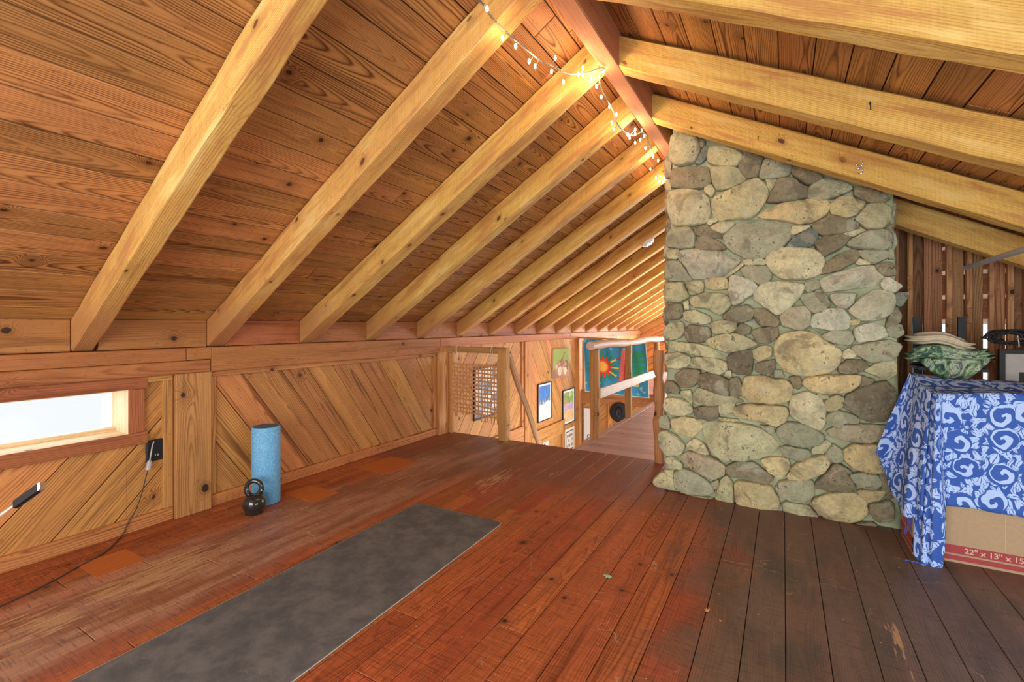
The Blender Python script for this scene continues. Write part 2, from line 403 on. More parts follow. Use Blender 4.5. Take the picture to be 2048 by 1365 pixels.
def floor_extra(T, c, a, b, t, r):
    g = T.new('ShaderNodeNewGeometry'); sp = T.new('ShaderNodeSeparateXYZ'); T.link(g.outputs['Position'], sp.inputs[0])
    X, Y = sp.outputs[0], sp.outputs[1]
    n = T.noise(T.comb(X, Y, 0.0), 2.4, 4, 0.6)
    nn = T.math('MULTIPLY_ADD', n, 0.9, -0.45)
    n5 = T.noise(T.comb(T.math('MULTIPLY', X, 9), T.math('MULTIPLY', Y, 1.6), 2.0), 1.0, 5, 0.65)
    n6 = T.noise(T.comb(T.math('MULTIPLY', X, 12), T.math('MULTIPLY', Y, 150), 2.0), 1.0, 2, 0.6)
    # dull grey, worn-out finish on the right of the floor
    m1 = T.mrange(T.math('ADD', X, nn), -0.50, -0.12)
    c = T.mix(T.math('MULTIPLY', m1, 0.94), c, T.mix(T.mrange(n5, 0.36, 0.62), T.mix(T.mrange(n, 0.4, 0.6), (0.075, 0.070, 0.054), (0.125, 0.082, 0.058)), T.mix(t, (0.20, 0.112, 0.072), (0.14, 0.112, 0.088))))
    m2 = T.math('MULTIPLY', T.mrange(T.math('ADD', Y, T.math('MULTIPLY', nn, 0.6)), 2.55, 3.0), T.mrange(T.math('ADD', Y, nn), 3.9, 5.0, 1.0, 0.0))  # darker reddish band by Y, ahead of the stair head
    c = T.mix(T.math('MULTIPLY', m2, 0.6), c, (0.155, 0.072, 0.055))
    # walked-off brown strip between mat and left wall; pale tone paints in window reflection
    m3 = T.math('MULTIPLY', T.mrange(T.math('ADD', X, T.math('MULTIPLY', nn, 0.5)), -2.65, -2.45), T.mrange(T.math('ADD', X, T.math('MULTIPLY', nn, 0.4)), -2.05, -1.85, 1.0, 0.0))
    c = T.mix(T.math('MULTIPLY', m3, 0.62), c, T.mix(T.mrange(n5, 0.4, 0.6), (0.21, 0.115, 0.070), (0.42, 0.27, 0.18)))
    c = T.mix(T.mrange(n6, 0.50, 0.70, 0.0, 0.5), c, (0.05, 0.03, 0.022))
    # bare scraped wood: long splinters inside a few patches
    st = T.noise(T.comb(T.math('MULTIPLY', X, 60), T.math('MULTIPLY', Y, 7), 0.0), 1.0, 4, 0.65)
    patch = None
    for (cx, cy, rx, ry, k) in ((-2.33, 1.02, 0.20, 0.42, 1.0), (-2.30, 0.55, 0.25, 0.35, .7), (-2.38, 1.62, 0.10, 0.35, .6), (-1.72, 2.75, 0.14, 0.45, .8), (0.33, 2.0, 0.03, 0.28, .7)):
        dx = T.math('DIVIDE', T.math('SUBTRACT', X, cx), rx); dy = T.math('DIVIDE', T.math('SUBTRACT', Y, cy), ry)
        e = T.math('MULTIPLY', T.math('SUBTRACT', 1.0, T.math('ADD', T.math('MULTIPLY', dx, dx), T.math('MULTIPLY', dy, dy)), clamp=True), k)
        patch = e if patch is None else T.math('MAXIMUM', patch, e)
    sm = T.mrange(T.math('MULTIPLY_ADD', patch, 0.26, T.math('SUBTRACT', st, 0.0)), 0.66, 0.74)
    c = T.mix(T.math('MULTIPLY', sm, T.math('GREATER_THAN', patch, 0.02)), c, (0.46, 0.27, 0.13))
    # fine pale scratches and dust specks all over
    sc = T.new('ShaderNodeTexVoronoi', feature='DISTANCE_TO_EDGE'); T.link(T.comb(T.math('ADD', X, T.math('MULTIPLY', n, 0.7)), T.math('MULTIPLY', Y, 0.7), 0.0), sc.inputs['Vector']); sc.inputs['Scale'].default_value = 3.0
    c = T.mix(T.math('MULTIPLY', T.mrange(sc.outputs['Distance'], 0.0, 0.006, 1.0, 0.0), T.mrange(T.noise(T.comb(X, Y, 3.0), 5, 2), 0.5, 0.62, 0.0, 0.6)), c, (0.55, 0.38, 0.27))
    dv = T.new('ShaderNodeTexVoronoi'); T.link(T.comb(X, Y, 0.0), dv.inputs['Vector']); dv.inputs['Scale'].default_value = 22.0
    ds = T.new('ShaderNodeSeparateColor'); T.link(dv.outputs['Color'], ds.inputs[0])
    c = T.mix(T.math('MULTIPLY', T.math('LESS_THAN', dv.outputs['Distance'], 0.05), T.math('LESS_THAN', ds.outputs[0], 0.25)), c, (0.6, 0.5, 0.4))
    # replaced, freshly stained orange pieces carry tone 2
    c = T.mix(T.math('GREATER_THAN', t, 1.5), c, T.mix(T.noise(T.comb(T.math('MULTIPLY', a, 3), T.math('MULTIPLY', b, 60), 0.0), 1.0, 3), (0.62, 0.20, 0.045), (0.38, 0.085, 0.02)))
    return c
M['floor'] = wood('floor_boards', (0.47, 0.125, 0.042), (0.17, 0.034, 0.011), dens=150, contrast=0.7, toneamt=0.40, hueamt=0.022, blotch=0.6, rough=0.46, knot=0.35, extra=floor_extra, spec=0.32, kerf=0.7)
M['catwalk'] = wood('catwalk_boards', (0.52, 0.36, 0.35), (0.36, 0.21, 0.20), dens=80, contrast=0.5, toneamt=0.25, blotch=0.4, rough=0.34, knot=0.2, spec=0.5)  # base colour lightened to paint in the sheen of the windows

def simple(name, col, rough=0.6, metal=0.0, nscale=None, namt=0.15, bumpd=0.0, spec=0.5, emit=None, estr=0.0, trans=0.0, alpha=1.0, coat=0.0, vcol=False):
    T = NT(name); c = col
    co = T.new('ShaderNodeTexCoord').outputs['Object']
    base = None
    if vcol:
        at = T.new('ShaderNodeAttribute'); at.attribute_name = 'Col'; base = at.outputs['Color']
    if nscale or base is not None:
        n = T.noise(co, nscale or 20, 3, 0.6)
        base = T.hsv(base if base is not None else tuple(col) + (1,), 0.5, 1.0, T.math('MULTIPLY_ADD', n, namt * 2, 1 - namt))
        T.link(base, T.b.inputs['Base Color'])
        if bumpd: T.bump(n, 0.6, bumpd)
    else: T.b.inputs['Base Color'].default_value = tuple(col) + (1,)
    T.b.inputs['Roughness'].default_value = rough; T.b.inputs['Metallic'].default_value = metal
    T.b.inputs['Specular IOR Level'].default_value = spec
    if coat: T.b.inputs['Coat Weight'].default_value = coat; T.b.inputs['Coat Roughness'].default_value = 0.08
    if emit: T.b.inputs['Emission Color'].default_value = tuple(emit) + (1,); T.b.inputs['Emission Strength'].default_value = estr
    if trans: T.b.inputs['Transmission Weight'].default_value = trans
    return T.m
M['black'] = simple('black_plastic', (0.008, 0.008, 0.009), 0.6, nscale=30)
M['blackmetal'] = simple('black_painted_metal', (0.006, 0.008, 0.014), 0.6, nscale=25)
M['steel'] = simple('galvanised_steel', (0.48, 0.50, 0.50), 0.5, 0.25, nscale=18, namt=0.3)
M['silver'] = simple('brushed_aluminium', (0.72, 0.73, 0.74), 0.3, 0.9, nscale=40)
M['white'] = simple('white_plastic', (0.80, 0.80, 0.77), 0.45, nscale=10, namt=0.05)
M['cord'] = simple('dark_cord', (0.05, 0.035, 0.03), 0.6, nscale=40)
M['greencord'] = simple('grey_green_wire', (0.17, 0.15, 0.12), 0.6, nscale=60)
M['mount'] = simple('grey_mount_card', (0.42, 0.38, 0.34), 0.7, nscale=30)
M['plug'] = simple('grey_plastic', (0.42, 0.42, 0.40), 0.3, nscale=30)
M['string'] = simple('cotton_string', (0.78, 0.62, 0.48), 0.9, nscale=80)
M['bulb'] = simple('lit_fairy_bulb', (1, 0.85, 0.6), 0.3, emit=(1.0, 0.72, 0.42), estr=38)
M['iron'] = simple('enamelled_cast_iron', (0.028, 0.030, 0.029), 0.16, 0.3, nscale=14, coat=0.8)
M['rattan'] = simple('rattan_splint', (0.56, 0.27, 0.10), 0.65, nscale=60, namt=0.4)
M['paint'] = simple('painted_surface', (1, 1, 1), 0.6, vcol=True, nscale=40, namt=0.08)
M['towel'] = simple('cream_towel', (0.62, 0.52, 0.36), 0.95, nscale=50, namt=0.2, bumpd=0.003)
M['leafg'] = simple('green_leaf', (0.32, 0.62, 0.36), 0.6, nscale=60, namt=0.3)
M['leafb'] = simple('dry_brown_leaf', (0.52, 0.28, 0.12), 0.7, nscale=60, namt=0.3)
M['redink'] = simple('red_box_print', (0.36, 0.045, 0.05), 0.7, nscale=60, namt=0.12)
M['tanink'] = simple('unprinted_cardboard', (0.62, 0.46, 0.32), 0.8, nscale=60, namt=0.08)
M['gap'] = simple('sawn_end_dark', (0.03, 0.02, 0.012), 0.9, nscale=30)

# foam roller: blue speckled foam
T = NT('blue_foam'); co = T.new('ShaderNodeTexCoord').outputs['Object']
n = T.noise(co, 160, 3, 0.7); T.link(T.mix(T.mrange(n, 0.35, 0.7), (0.10, 0.37, 0.66), (0.26, 0.60, 0.86)), T.b.inputs['Base Color'])
T.b.inputs['Roughness'].default_value = 0.7; T.bump(n, 0.3, 0.001); M['foam'] = T.m
T = NT('dark_foam_end'); n = T.noise(T.new('ShaderNodeTexCoord').outputs['Object'], 200, 3, 0.7)
T.link(T.mix(n, (0.05, 0.11, 0.18), (0.14, 0.24, 0.36)), T.b.inputs['Base Color']); T.b.inputs['Roughness'].default_value = 0.8; M['foamend'] = T.m
# yoga mat
T = NT('mat_rubber'); co = T.new('ShaderNodeTexCoord').outputs['Object']
n1 = T.noise(co, 7, 8, 0.72, 0.15); n2 = T.noise(co, 240, 2, 0.6)
c = T.mix(T.mrange(n1, 0.36, 0.66), (0.062, 0.070, 0.074), (0.150, 0.152, 0.145))
sc = T.new('ShaderNodeTexVoronoi', feature='DISTANCE_TO_EDGE'); mp = T.vmath('ADD', co, T.vmath('MULTIPLY', T.comb(n1, T.noise(co, 3, 2), 0.0), (0.9, 0.9, 0.0))); T.link(mp, sc.inputs['Vector']); sc.inputs['Scale'].default_value = 3.3
c = T.mix(T.math('MULTIPLY', T.mrange(sc.outputs['Distance'], 0.0, 0.004, 0.35, 0.0), T.mrange(T.noise(co, 6, 2), 0.5, 0.6)), c, (0.4, 0.38, 0.34))
c = T.mix(T.math('MULTIPLY', n2, 0.25), c, (0.2, 0.2, 0.19))
T.link(c, T.b.inputs['Base Color']); T.b.inputs['Roughness'].default_value = 0.72; T.bump(n2, 0.4, 0.001); M['mat'] = T.m
M['matedge'] = simple('pale_mat_edge', (0.60, 0.60, 0.54), 0.7, nscale=30)

# field stones
T = NT('field_stone'); g = T.new('ShaderNodeNewGeometry').outputs['Position']
at = T.new('ShaderNodeAttribute'); at.attribute_name = 'Col'
n1 = T.noise(g, 9, 6, 0.68, 0.4); n2 = T.noise(g, 48, 5, 0.7); n3 = T.noise(g, 17, 3, 0.6, 1.2); n4 = T.noise(g, 4, 2)
c = T.hsv(at.outputs['Color'], 0.5, 1.0, T.math('ADD', T.math('MULTIPLY_ADD', n1, 1.7, 0.20), T.math('MULTIPLY_ADD', n2, 1.0, -0.5)))
c = T.mix(T.math('MULTIPLY', T.mrange(n3, 0.48, 0.66), 0.45), c, (0.46, 0.37, 0.25))
c = T.mix(T.math('MULTIPLY', T.mrange(n4, 0.5, 0.7), 0.3), c, (0.28, 0.32, 0.20))
c = T.mix(T.math('MULTIPLY', T.math('MULTIPLY', T.mrange(n2, 0.53, 0.62), T.mrange(n1, 0.52, 0.60)), 0.85), c, (0.06, 0.055, 0.045))
vn = T.noise(T.vmath('ADD', g, (3.0, 1.0, 7.0)), 6.5, 4, 0.6, 0.7); c = T.mix(T.math('MULTIPLY', T.mrange(vn, 0.55, 0.66), 0.55), c, (0.15, 0.12, 0.08)); c = T.mix(T.math('MULTIPLY', T.mrange(vn, 0.42, 0.32), 0.45), c, (0.62, 0.60, 0.44))
c = T.mix(T.math('MULTIPLY', T.mrange(n2, 0.36, 0.29), 0.5), c, (0.62, 0.56, 0.44))
T.link(c, T.b.inputs['Base Color']); T.b.inputs['Roughness'].default_value = 0.8
T.bump(T.math('ADD', T.math('MULTIPLY', n1, 1.2), T.math('MULTIPLY', n2, 0.7)), 1.0, 0.022); M['stone'] = T.m
T = NT('green_grey_mortar'); g = T.new('ShaderNodeNewGeometry').outputs['Position']
n1 = T.noise(g, 14, 5, 0.65); n2 = T.noise(g, 3, 2)
T.link(T.mix(n1, T.mix(T.mrange(n2, 0.4, 0.6), (0.20, 0.24, 0.12), (0.30, 0.32, 0.19)), (0.52, 0.55, 0.35)), T.b.inputs['Base Color'])
T.b.inputs['Roughness'].default_value = 0.9; T.bump(n1, 0.8, 0.012); M['mortar'] = T.m

# cardboard
T = NT('cardboard'); co = T.new('ShaderNodeTexCoord').outputs['Object']; n = T.noise(co, 70, 4, 0.7)
T.link(T.mix(n, (0.36, 0.235, 0.125), (0.50, 0.345, 0.20)), T.b.inputs['Base Color']); T.b.inputs['Roughness'].default_value = 0.8; M['card'] = T.m

# batik sarong: pale swirls and leaves on blue
T = NT('batik_cotton'); u, v = T.uv()
P = T.comb(T.math('DIVIDE', u, 0.125), T.math('DIVIDE', v, 0.130), 0.0)
wp = T.vmath('ADD', P, T.vmath('MULTIPLY', T.vmath('SUBTRACT', T.comb(T.noise(P, 1.7, 1), T.noise(P, 2.1, 1, 0.5, 1.0), 0.0), (0.5, 0.5, 0.0)), (0.28, 0.28, 0.0)))
def cell(vec, rn):
    vo = T.new('ShaderNodeTexVoronoi', voronoi_dimensions='2D'); T.link(vec, vo.inputs['Vector']); vo.inputs['Scale'].default_value = 1.0; vo.inputs['Randomness'].default_value = rn
    sc = T.new('ShaderNodeSeparateColor'); T.link(vo.outputs['Color'], sc.inputs[0])
    l = T.vmath('SUBTRACT', vec, vo.outputs['Position']); sp = T.new('ShaderNodeSeparateXYZ'); T.link(l, sp.inputs[0])
    return sp.outputs[0], sp.outputs[1], vo.outputs['Distance'], sc.outputs[0], sc.outputs[1]
x, y, r_, c0, c1 = cell(wp, 0.45)
th = T.math('ARCTAN2', y, x)
spi = T.math('SINE', T.math('ADD', T.math('ADD', th, T.math('MULTIPLY', r_, 17.0)), T.math('MULTIPLY', c0, 6.0)))
thick = T.math('MULTIPLY_ADD', r_, -1.9, 0.55)
swirl = T.math('MULTIPLY', T.math('GREATER_THAN', spi, T.math('MULTIPLY', thick, 1.0)), T.math('LESS_THAN', r_, T.math('MULTIPLY_ADD', T.math('SINE', T.math('ADD', th, c0)), 0.07, 0.35)))
def leaves(scale, rn, off, wid):
    q = T.vmath('ADD', T.vmath('MULTIPLY', wp, (scale, scale, 1.0)), (off, off * 1.7, 0.0))
    x, y, r2, a0, a1 = cell(q, rn)
    an = T.math('MULTIPLY', a0, 6.283); ca = T.math('COSINE', an); sa = T.math('SINE', an)
    lx = T.math('ADD', T.math('MULTIPLY', x, ca), T.math('MULTIPLY', y, sa)); ly = T.math('SUBTRACT', T.math('MULTIPLY', y, ca), T.math('MULTIPLY', x, sa))
    ly = T.math('ADD', ly, T.math('MULTIPLY', T.math('MULTIPLY', lx, lx), 0.7))
    e = T.math('SUBTRACT', wid, T.math('MULTIPLY', T.math('MULTIPLY', lx, lx), wid / 0.2))
    return T.math('MULTIPLY', T.math('LESS_THAN', T.math('ABSOLUTE', ly), e), T.math('GREATER_THAN', T.math('ABSOLUTE', T.math('ADD', ly, -0.01)), 0.028))
lv = T.math('MAXIMUM', T.math('MAXIMUM', leaves(2.6, 0.7, 0.3, 0.24), leaves(3.1, 0.8, 4.7, 0.20)), leaves(3.9, 0.8, 9.1, 0.22))
lv = T.math('MULTIPLY', lv, T.math('GREATER_THAN', r_, 0.385))
pat = T.math('MAXIMUM', swirl, lv)
n = T.noise(T.comb(u, v, 0.0), 6, 3)
blue = T.mix(n, (0.035, 0.09, 0.36), (0.055, 0.13, 0.44))
pale = T.mix(n, (0.36, 0.52, 0.86), (0.52, 0.66, 0.92))
T.link(T.mix(pat, blue, pale), T.b.inputs['Base Color']); T.b.inputs['Roughness'].default_value = 0.85
T.b.inputs['Specular IOR Level'].default_value = 0.2
wv = T.noise(T.comb(T.math('MULTIPLY', u, 4), T.math('MULTIPLY', v, 1), 0.0), 10, 3); T.bump(wv, 0.4, 0.008); M['batik'] = T.m
M['fringe'] = simple('blue_fringe', (0.06, 0.12, 0.42), 0.9, nscale=50, namt=0.3)
# tie-dye cloth
T = NT('tie_dye_cotton'); co = T.new('ShaderNodeTexCoord').outputs['Object']; n = T.noise(co, 13, 5, 0.7, 1.6)
T.link(T.ramp(n, [(0.34, (0.02, 0.03, 0.04)), (0.44, (0.06, 0.15, 0.10)), (0.50, (0.26, 0.42, 0.20)), (0.56, (0.60, 0.62, 0.48)), (0.60, (0.07, 0.10, 0.13)), (0.68, (0.30, 0.45, 0.36))]), T.b.inputs['Base Color'])
T.b.inputs['Roughness'].default_value = 0.95; T.bump(T.noise(co, 22, 3), 0.5, 0.01); M['tiedye'] = T.m
# glass
T = NT('window_glass'); T.n.remove(T.b); tr = T.new('ShaderNodeBsdfTransparent'); gl = T.new('ShaderNodeBsdfGlossy'); gl.inputs['Roughness'].default_value = 0.02
mx = T.new('ShaderNodeMixShader'); mx.inputs[0].default_value = 0.05; T.link(tr.outputs[0], mx.inputs[1]); T.link(gl.outputs[0], mx.inputs[2]); T.link(mx.outputs[0], T.n['Material Output'].inputs[0]); M['glass'] = T.m

# ------------------------------------------------------------------ constants of the room
XW = -2.93; YF = 11.07; YB = -1.80; XR = 1.90
RXL, RXR = -0.765, -0.68            # ridge beam faces
ZR = H + 1.235                      # underside of ridge
SL, SR = 0.63, 0.515                # roof slopes left, right
RD = 0.155                          # vertical depth of rafters
def zl(x): return ZR + SL * (x - RXL)          # rafter underside, left
def zr(x): return ZR - SR * (x - RXR)          # rafter underside, right
FY = 3.77                           # head of stairwell
FX = -1.57                          # left edge of the catwalk
FE = 7.27                           # far end of stairwell
X3, Y3, Z3 = Vector((1, 0, 0)), Vector((0, 1, 0)), Vector((0, 0, 1))

# ------------------------------------------------------------------ floor
mb = MB()
rect = lambda a, b, c, d: [(a, c), (b, c), (b, d), (a, d)]
fr = (Vector((0, 0, 0)), X3, Y3, Z3)
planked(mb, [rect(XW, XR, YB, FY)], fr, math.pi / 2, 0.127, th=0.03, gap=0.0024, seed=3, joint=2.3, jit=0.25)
box(mb, XW, FX, FY - 0.04, FY + 0.005, -0.2, -0.004, (0.3, 0.3), 'x')
def patch(p1, p2, p3, p4):
    q = [atZ(*p, 0.0) for p in (p1, p2, p3, p4)]
    xs = sorted(v.x for v in q); ys = sorted(v.y for v in q)
    slab(mb, rect((xs[0] + xs[1]) / 2, (xs[2] + xs[3]) / 2, (ys[0] + ys[1]) / 2, (ys[2] + ys[3]) / 2), (Vector((0, 0, 0.0008)), X3, Y3, Z3), 0.002, math.pi / 2, 0, (2.0, hsh(p1[0])), bev=0.0005)
patch((705, 933), (790, 915), (842, 925), (765, 950))
patch((570, 985), (628, 970), (675, 988), (618, 1008))
patch((160, 1130), (250, 1098), (290, 1118), (190, 1160))
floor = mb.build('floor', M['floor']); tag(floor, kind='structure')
mb = MB()
planked(mb, [rect(FX + 0.06, -0.72, FY, FE)], fr, 0, 0.135, th=0.03, seed=9, jit=0.1)
slab(mb, rect(FX, FX + 0.058, FY, FE), fr, 0.03, math.pi / 2, FX + 0.03, (0.6, 0.2))
planked(mb, [rect(XW, 0.6, FE, YF)], fr, 0, 0.135, th=0.03, seed=19, jit=0.1)
box(mb, FX, FX + 0.03, FY, FE, -0.22, -0.035, (0.4, 0.3), 'y')
cw = mb.build('floor', M['catwalk']); tag(cw, kind='structure')
# board band along the edge of the far loft floor
mb = MB(); box(mb, XW, FX, FE - 0.03, FE - 0.002, -0.20, -0.03, (0.4, 0.7), 'x'); box(mb, XW, FX, FE - 0.06, FE + 0.02, -0.028, 0.012, (0.0, 0.2), 'x')
tag(mb.build('trim_1', M['plate']), kind='structure')

# ------------------------------------------------------------------ left wall
aL, aR = math.radians(48), math.radians(-55)
frw = (Vector((XW, 0, 0)), Y3, Z3, X3)
ZPB, ZPT = 0.798, 0.940              # plate
WY0, WY1, WZ0, WZ1 = -1.0, 1.104, 0.508, 0.735
mb = MB()
z1 = ZPB - 0.004; z0 = 0.004
planked(mb, [rect(YB, WY0, z0, z1), rect(WY1, 1.30, z0, z1), rect(WY0, WY1, z0, WZ0), rect(WY0, WY1, WZ1, z1)], frw, aL, 0.185, seed=4, jit=0.2, th=0.018)
planked(mb, [rect(1.50, 3.58, z0, z1)], frw, aR, 0.185, seed=6, jit=0.2, th=0.018)
planked(mb, [rect(3.79, 5.34, -0.34, ZPB + .055)], frw, math.radians(52), 0.185, seed=8, jit=0.2, th=0.018)
planked(mb, [rect(5.54, FE, -0.34, ZPB + .055)], frw, aR, 0.185, seed=11, jit=0.2, th=0.018)
planked(mb, [rect(FE, YF, 0, ZPB + .055)], frw, math.radians(52), 0.185, seed=12, jit=0.2, th=0.018)
planked(mb, [rect(FY, FE, -2.6, -0.34)], frw, math.pi / 2, 0.15, seed=13, jit=0.2, th=0.018)
tag(mb.build('wall_left', M['wall']), kind='structure')
# lower storey under the far loft: wall facing the stairwell, and its floor
mb = MB(); frb = (Vector((0, FE + 0.02, 0)), X3, Z3, -Y3)
planked(mb, [rect(XW, -0.5, -2.6, -0.03)], frb, math.radians(42), 0.17, seed=15, jit=0.2, th=0.018)
tag(mb.build('wall_lower_far', M['wall']), kind='structure')
mb = MB(); planked(mb, [rect(XW, 0.6, FY - 1.5, FE)], (Vector((0, 0, -2.6)), X3, Y3, Z3), 0, 0.13, seed=16)
tag(mb.build('floor_lower', M['catwalk']), kind='structure')
mb = MB(); planked(mb, [rect(XW, 0.6, -2.6, -0.2)], (Vector((0, FY - 0.05, 0)), X3, Z3, Y3), 0, 0.17, seed=17, th=0.018)
tag(mb.build('wall_lower_near', M['wall']), kind='structure')

tr = [0]
def trim(mb, mat='wall'):
    tr[0] += 1
    return tag(mb.build('trim_%d' % (tr[0] + 1), M[mat]), kind='structure')
def vboard(y0, y1, z0, z1, th=0.03, x=XW, tone=None, seed=0, mat='wall'):
    m = MB(); slab(m, rect(y0, y1, z0, z1), (Vector((x + th, 0, 0)), Y3, Z3, X3), th, math.pi / 2 if (z1 - z0) > (y1 - y0) else 0, ((y0 + y1) / 2 if (z1 - z0) > (y1 - y0) else 0) * -1 if (z1 - z0) > (y1 - y0) else (z0 + z1) / 2, tone or (hsh(y0, z0), hsh(y1, z1)), bev=0.003)
    return trim(m, mat)
vboard(1.312, 1.497, 0.0, ZPB, 0.045, tone=(0.6, 0.35), mat='post'); vboard(3.585, 3.79, -0.25, ZPB + .055, 0.045, tone=(0.7, 0.6))
for a, b in ((1.262, 1.308), (1.501, 1.532), (3.545, 3.582)): vboard(a, b, 0.07, ZPB - 0.03, 0.022)
for a, b in ((YB, 1.308), (1.501, 3.582)):
    vboard(a, b, 0.0, 0.068, 0.024, tone=(0.55, hsh(a)))
vboard(1.115 + 0.07, 1.308, ZPB - 0.032, ZPB, 0.022); vboard(1.501, 3.582, ZPB - 0.032, ZPB, 0.022)
# stairwell side
vboard(5.35, 5.54, -2.6, ZPB + .053, 0.04, tone=(0.6, 0.4)); vboard(5.30, 5.348, -0.24, ZPB + .053, 0.02)
vboard(3.79, 5.345, -0.50, -0.24, 0.03, tone=(0.5, 0.2)); vboard(5.545, 6.56, -0.58, -0.38, 0.03, tone=(0.5, 0.7))
vboard(6.56, 6.64, -2.6, -0.38, 0.03)
vboard(5.0, 5.1, -2.6, -0.5, 0.03)
vboard(7.13, 7.26, -2.6, ZPB + .053, 0.07, tone=(0.5, 0.5)); vboard(7.44, 7.50, 0.0, ZPB, 0.04)
m = MB(); box(m, -2.42, -2.35, FE - 0.03, FE, -2.6, -0.2, (0.8, 0.6), 'z'); trim(m)
m = MB(); box(m, XW, -2.86, FE - 0.03, FE, -2.6, -0.2, (0.6, 0.4), 'z'); trim(m)

# plate timber: long beams scarfed over the first pilaster
def plate(y0, y1, z0=ZPB, z1=ZPT, th=0.05, tone=(0.5, 0.5), mat='plate'):
    m = MB(); slab(m, rect(y0, y1, z0, z1), (Vector((XW + th, 0, 0)), Y3, Z3, X3), th + 0.02, 0, (z0 + z1) / 2, tone, bev=0.004, aoff=y0); return m
m = plate(YB, 1.49, ZPB, 0.868); slab(m, rect(YB, 1.36, 0.870, ZPT), (Vector((XW + .05, 0, 0)), Y3, Z3, X3), 0.07, 0, 0.87, (0.5, 0.5), bev=0.003); trim(m, 'plate')
m = plate(1.494, 3.60, ZPB, ZPT, tone=(0.62, 0.8)); slab(m, rect(1.363, 1.494, 0.871, ZPT), (Vector((XW + .05, 0, 0)), Y3, Z3, X3), 0.07, 0, 0.87, (0.62, 0.8), bev=0.003); trim(m, 'plate')
trim(plate(3.604, YF, ZPB + 0.055, ZPT, tone=(0.8, 0.3)), 'plate')

# window: trim boards, jamb, sill, pane
m = MB(); tt = lambda y0, y1, z0, z1, s: slab(m, rect(y0, y1, z0, z1), (Vector((XW + 0.024, 0, 0)), Y3, Z3, X3), 0.024, 0 if s else math.pi / 2, (z0 + z1) / 2 if s else -(y0 + y1) / 2, (0.35, hsh(y0, z1)), bev=0.002)
tt(WY0 - .08, WY1 + 0.085, WZ1, ZPB - 0.002, 1); tt(WY0 - .08, WY1 + 0.085, WZ0 - 0.062, WZ0, 1); tt(WY1, WY1 + 0.07, WZ0 + 0.001, WZ1 - 0.001, 0)
trim(m, 'plate')
m = MB(); dx = 0.17
box(m, XW - dx, XW + 0.02, WY1 - 0.001, WY1 + 0.02, WZ0, WZ1, (0.6, 0.3), 'z'); box(m, XW - dx, XW + 0.02, WY0 - 0.02, WY0, WZ0, WZ1, (0.6, 0.3), 'z')
box(m, XW - dx, XW + 0.022, WY0, WY1, WZ0 - 0.02, WZ0 + 0.001, (0.9, 0.2), 'y'); box(m, XW - dx, XW + 0.02, WY0, WY1, WZ1, WZ1 + 0.02, (0.5, 0.2), 'y')
win = tag(m.build('window_1', M['sash']), kind='structure')
m = MB(); box(m, XW - dx + 0.02, XW - dx + 0.045, WY0, WY1, WZ0, WZ0 + 0.022, (0.9, 0.5), 'y'); box(m, XW - dx + 0.02, XW - dx + 0.045, WY0, WY1, WZ1 - 0.02, WZ1, (0.9, 0.5), 'y')
m.build('window_sash', M['sash'], win)
m = MB(); box(m, XW - dx + 0.03, XW - dx + 0.034, WY0, WY1, WZ0 + 0.02, WZ1 - 0.02); m.build('window_pane', M['glass'], win)

# ------------------------------------------------------------------ ceiling, blocking, other walls
mb = MB()
cl = 1 / math.hypot(1, SL); Vl = Vector((-cl, 0, -SL * cl)); Nl = Vector((SL * cl, 0, -cl))
cr = 1 / math.hypot(1, SR); Vr = Vector((cr, 0, -SR * cr)); Nr = Vector((-SR * cr, 0, -cr))
ZA = 0.045
Ol = Vector((RXL + 0.02, 0, zl(RXL + 0.02) + RD)); Or = Vector((RXR - 0.02, 0, zr(RXR - 0.02) + RD + 0.015))
lenl = (RXL + 0.02 - (XW - 0.12)) / cl; lenr = (XR + 0.15 - RXR) / cr
planked(mb, [rect(YB, YF, 0, lenl)], (Ol, Y3, Vl, Nl), 0, 0.124, seed=21, jit=0.06, joint=3.1, th=0.018)
planked(mb, [rect(YB, YF, 0, lenr)], (Or, Y3, Vr, Nr), 0, 0.128, seed=23, jit=0.06, joint=3.4, th=0.018)
tag(mb.build('ceiling', M['ceil']), kind='structure')

